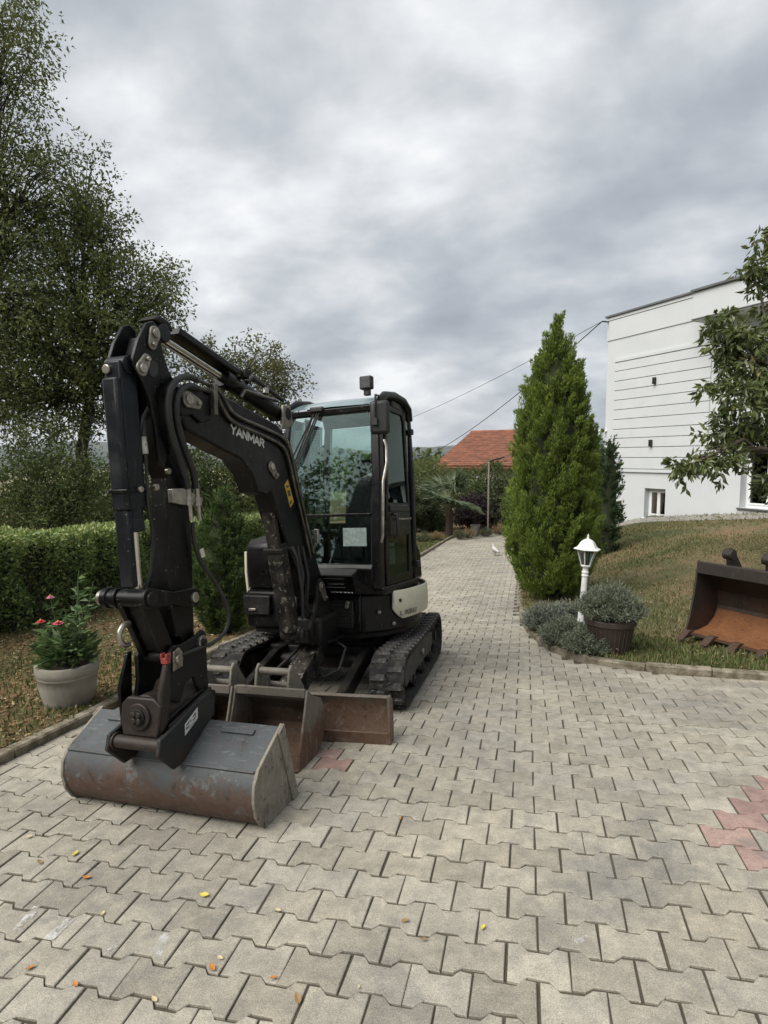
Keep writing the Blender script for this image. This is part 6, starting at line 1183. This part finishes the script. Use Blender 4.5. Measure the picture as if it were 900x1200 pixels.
# ---- grass, litter
def blades(name, n, xr, yr, hf, keep, mat, h, kind_label, lean=.5, wd=.004):
    X = xr[0] + (xr[1] - xr[0]) * RNG.random(n); Y = yr[0] + (yr[1] - yr[0]) * RNG.random(n) ** 1.5; k = keep(X, Y); X, Y = X[k], Y[k]; n = len(X); Z = hf(X, Y) - .004
    a = RNG.random(n) * 6.28; hh_ = h * (.5 + .9 * RNG.random(n)); b = np.c_[X, Y, Z]; s = np.c_[np.cos(a), np.sin(a), 0 * a] * (wd * (1 + .12 * np.hypot(X - C[0], Y - C[1])))[:, None]
    d = np.c_[-np.sin(a), np.cos(a), 0 * a] * (RNG.normal(size=n) * lean * hh_)[:, None] + RNG.normal(size=(n, 3)) * V(.2, .2, 0) * hh_[:, None]
    vs_ = np.stack([b - s, b + s, b + d + np.c_[0 * a, 0 * a, hh_]], 1).reshape(-1, 3); o = np_mesh(name, vs_, np.arange(3 * n).reshape(-1, 3), mat, None, RNG.random(n)); tag(o, kind_label, 'grass', kind='stuff')
def nz2(X, Y, s): return np.sin(X * s + 1.3 * np.sin(Y * s * .8)) + np.sin(Y * s * 1.3 + X * .6 * s + 2)
kin = lambda X, Y: inside(X, Y, RIN) & (dist_to(X, Y, RKd) > .07)
blades('lawn_grass', 90000, (-.1, 7.5), (2.2, 15), lawn_z, lambda X, Y: kin(X, Y) & (nz2(X, Y, 1.4) + RNG.normal(size=len(X)) * .7 > -.9), G_GRASS, .045, 'short patchy dry lawn grass right of the drive')
blades('green_grass', 16000, (.6, 4), (2.3, 5), lawn_z, lambda X, Y: kin(X, Y) & (dist_to(X, Y, RKd) < 1.6) & (nz2(X, Y, 2.3) + RNG.normal(size=len(X)) * .6 > 0), G_GRASSG, .05, 'greener grass tufts along the lawn kerb')
kil = lambda X, Y: inside(X, Y, LIN) & (dist_to(X, Y, LKd) > .09)
blades('bed_grass', 60000, (-6.2, -2.2), (-1.5, 17), bed_z, lambda X, Y: kil(X, Y) & (nz2(X, Y, 1.7) + RNG.normal(size=len(X)) * .7 + 1.6 * (X > -3.9) * (Y < 3) + .9 * (Y > 8) > .3), G_GRASSG, .045, 'thin grass growing in the bed along the kerb')
n = 16000; X = -6.0 + 3.1 * RNG.random(n); Y = -1.5 + 11 * RNG.random(n) ** 1.4; k = kil(X, Y); X, Y = X[k], Y[k]; n = len(X); P = np.c_[X, Y, bed_z(X, Y) + .004 + .012 * RNG.random(n)]; D_ = RNG.normal(size=(n, 3)) * V(1, 1, .22); s_ = .5 + RNG.random(n); vs_, fs_ = leaf_quads(P, D_, .040 * s_, .018 * s_, .1)
tag(np_mesh('leaf_litter', vs_, fs_, G_LIT, None, RNG.random(n)), 'dry leaf litter scattered over the bed under the hedge', 'litter', kind='stuff')
n = 1500; X = -.1 + 5 * RNG.random(n); Y = 2.3 + 7 * RNG.random(n); k = kin(X, Y); X, Y = X[k], Y[k]; n = len(X); P = np.c_[X, Y, lawn_z(X, Y) + .02 + .02 * RNG.random(n)]; vs_, fs_ = leaf_quads(P, RNG.normal(size=(n, 3)) * V(1, 1, .2), .035, .016, .1)
tag(np_mesh('leaf_litter', vs_, fs_, G_LIT, None, RNG.random(n)), 'few dry leaves scattered on the lawn', 'litter', kind='stuff')

# ---- cherry tree reaching in from the right
ctb = on_ground(1010, 720, lawn_z); ctb[2] = float(lawn_z(ctb[0], ctb[1])); dC = 6.6
tree('cherry_tree', 'cherry tree with long drooping leaves in front of the white house', ctb,
     [lobe(900, 300, dC, (.16, .20, .30)), lobe(880, 318, dC, (.10, .10, .06)), lobe(838, 378, dC, (.12, .12, .08)), lobe(862, 400, dC, (.26, .3, .18)), lobe(892, 425, dC, (.34, .45, .32)), lobe(880, 468, dC - .2, (.32, .4, .26)), lobe(858, 505, dC, (.24, .3, .16)), lobe(893, 515, dC, (.28, .35, .16)), lobe(842, 541, dC - .2, (.20, .2, .06)), lobe(808, 545, dC - .2, (.17, .12, .04)), lobe(836, 452, dC, (.12, .12, .05)), lobe(897, 566, dC - .2, (.09, .09, .04)), lobe(960, 400, dC, (.7, .8, .8)), lobe(1000, 300, dC, (.8, .8, .8)), lobe(985, 510, dC, (.7, .7, .4))],
     520, 24, .098, .040, G_CHERRY, BARK, .065, .10, .75, fork=.42, wexp=.5)

# ---- trees behind the photographer, mirrored in the windscreen
for px, py, hgt, lab in ((-9.5, -8.5, 6.2, 'broad leafy tree across the yard, mirrored in the cab windscreen'), (-13.5, -6, 5.4, 'round leafy tree across the yard, mirrored at the left of the windscreen'), (-6.5, -12.5, 6.0, 'smaller leafy tree across the yard, mirrored at the right of the windscreen')):
    b = V(px, py, .0); k = hgt / 6; tree('yard_tree', lab, b, [(b + V(0, 0, 4.6 * k), 1.5 * k), (b + V(1.5, 0, 3.4 * k), 1.5 * k), (b + V(-1.5, .3, 3.3 * k), 1.5 * k), (b + V(0, 1.2, 2.6 * k), 1.5 * k)], 460, 22, .16, .08, G_ROB, BARK_D, .16, .4, .2, twigs=False)

# ---- hills and far woods
hm, ht_ = newmat('far_hills'); co = N(ht_, 'ShaderNodeNewGeometry').outputs['Position']
finish(ht_, ramp(ht_, noise(ht_, co, .008, 6, .65), [(.40, (.022, .034, .026)), (.52, (.030, .044, .032)), (.60, (.075, .075, .045)), (.68, (.026, .038, .028))]), .95)
def ridge(name, r0, r1, zf, n=160, k=9, a0=-75, a1=75):
    m = MB(); A = np.radians(np.linspace(a0, a1, n)) + math.pi / 2; rows = []
    for t in np.linspace(0, 1, k):
        r = r0 + (r1 - r0) * t; rows.append([(r * math.cos(a), r * math.sin(a), zf(a, t)) for a in A])
    return obj(name, m.grid(rows), hm, smooth=60)
def hz_(a, t): return -14 + (66 + 9 * math.sin(a * 9 + 1) + 6 * math.sin(a * 23) + 3 * math.sin(a * 61) + 1.2 * math.sin(a * 170)) * sstep(0, .8, t)
tag(ridge('hills', 1300, 2600, lambda a, t: float(hz_(a, t))), kind='structure')
def h2(a, t): return -16 + (24 + 3 * math.sin(a * 14 + 2) + 1.5 * math.sin(a * 47) + .8 * math.sin(a * 190)) * sstep(0, 1, t) - 12 * sstep(.85, 1, t)
tag(ridge('low_hills', 600, 1000, lambda a, t: float(h2(a, t))), kind='structure')
n = 2600; A = np.radians(RNG.uniform(-30, 25, n)) + math.pi / 2; R_ = RNG.uniform(120, 420, n); zt_ = far_z(R_ * np.cos(A), R_ * np.sin(A)); keep = nz2(A * 40, R_ * .02, 1.0) > -.2; A, R_, zt_ = A[keep], R_[keep], zt_[keep]; n = len(A); per = 34; ix = np.repeat(np.arange(n), per); rr = (2 + 3 * RNG.random(n))[ix]
P = np.c_[R_ * np.cos(A), R_ * np.sin(A) + 6, zt_][ix] + rand_dir(n * per) * rr[:, None] * V(1, 1, .9) + np.c_[0 * rr, 0 * rr, rr]; vs_, fs_ = leaf_quads(P, rand_dir(n * per), 1.9, 1.4, .1)
tag(np_mesh('far_woods', vs_, fs_, G_DARK, None, np.clip(.6 * RNG.random(n)[ix] + .4 * RNG.random(n * per), 0, 1)), 'distant woods across the valley', 'woods', kind='stuff')

# ---- air: thin even haze over the whole valley
m = MB().box((0, 1300, 40), (6200, 5600, 140)); hz_o = obj('haze', m, None, smooth=0)
hm_, hvt = newmat('haze_air'); hv = N(hvt, 'ShaderNodeVolumePrincipled'); hv.inputs['Color'].default_value = (.80, .86, .95, 1); hv.inputs['Density'].default_value = .00011; ho = N(hvt, 'ShaderNodeOutputMaterial'); hvt.links.new(hv.outputs[0], ho.inputs['Volume'])
hz_o.data.materials.append(hm_); tag(hz_o, 'thin pale haze over the valley', 'haze', kind='stuff')
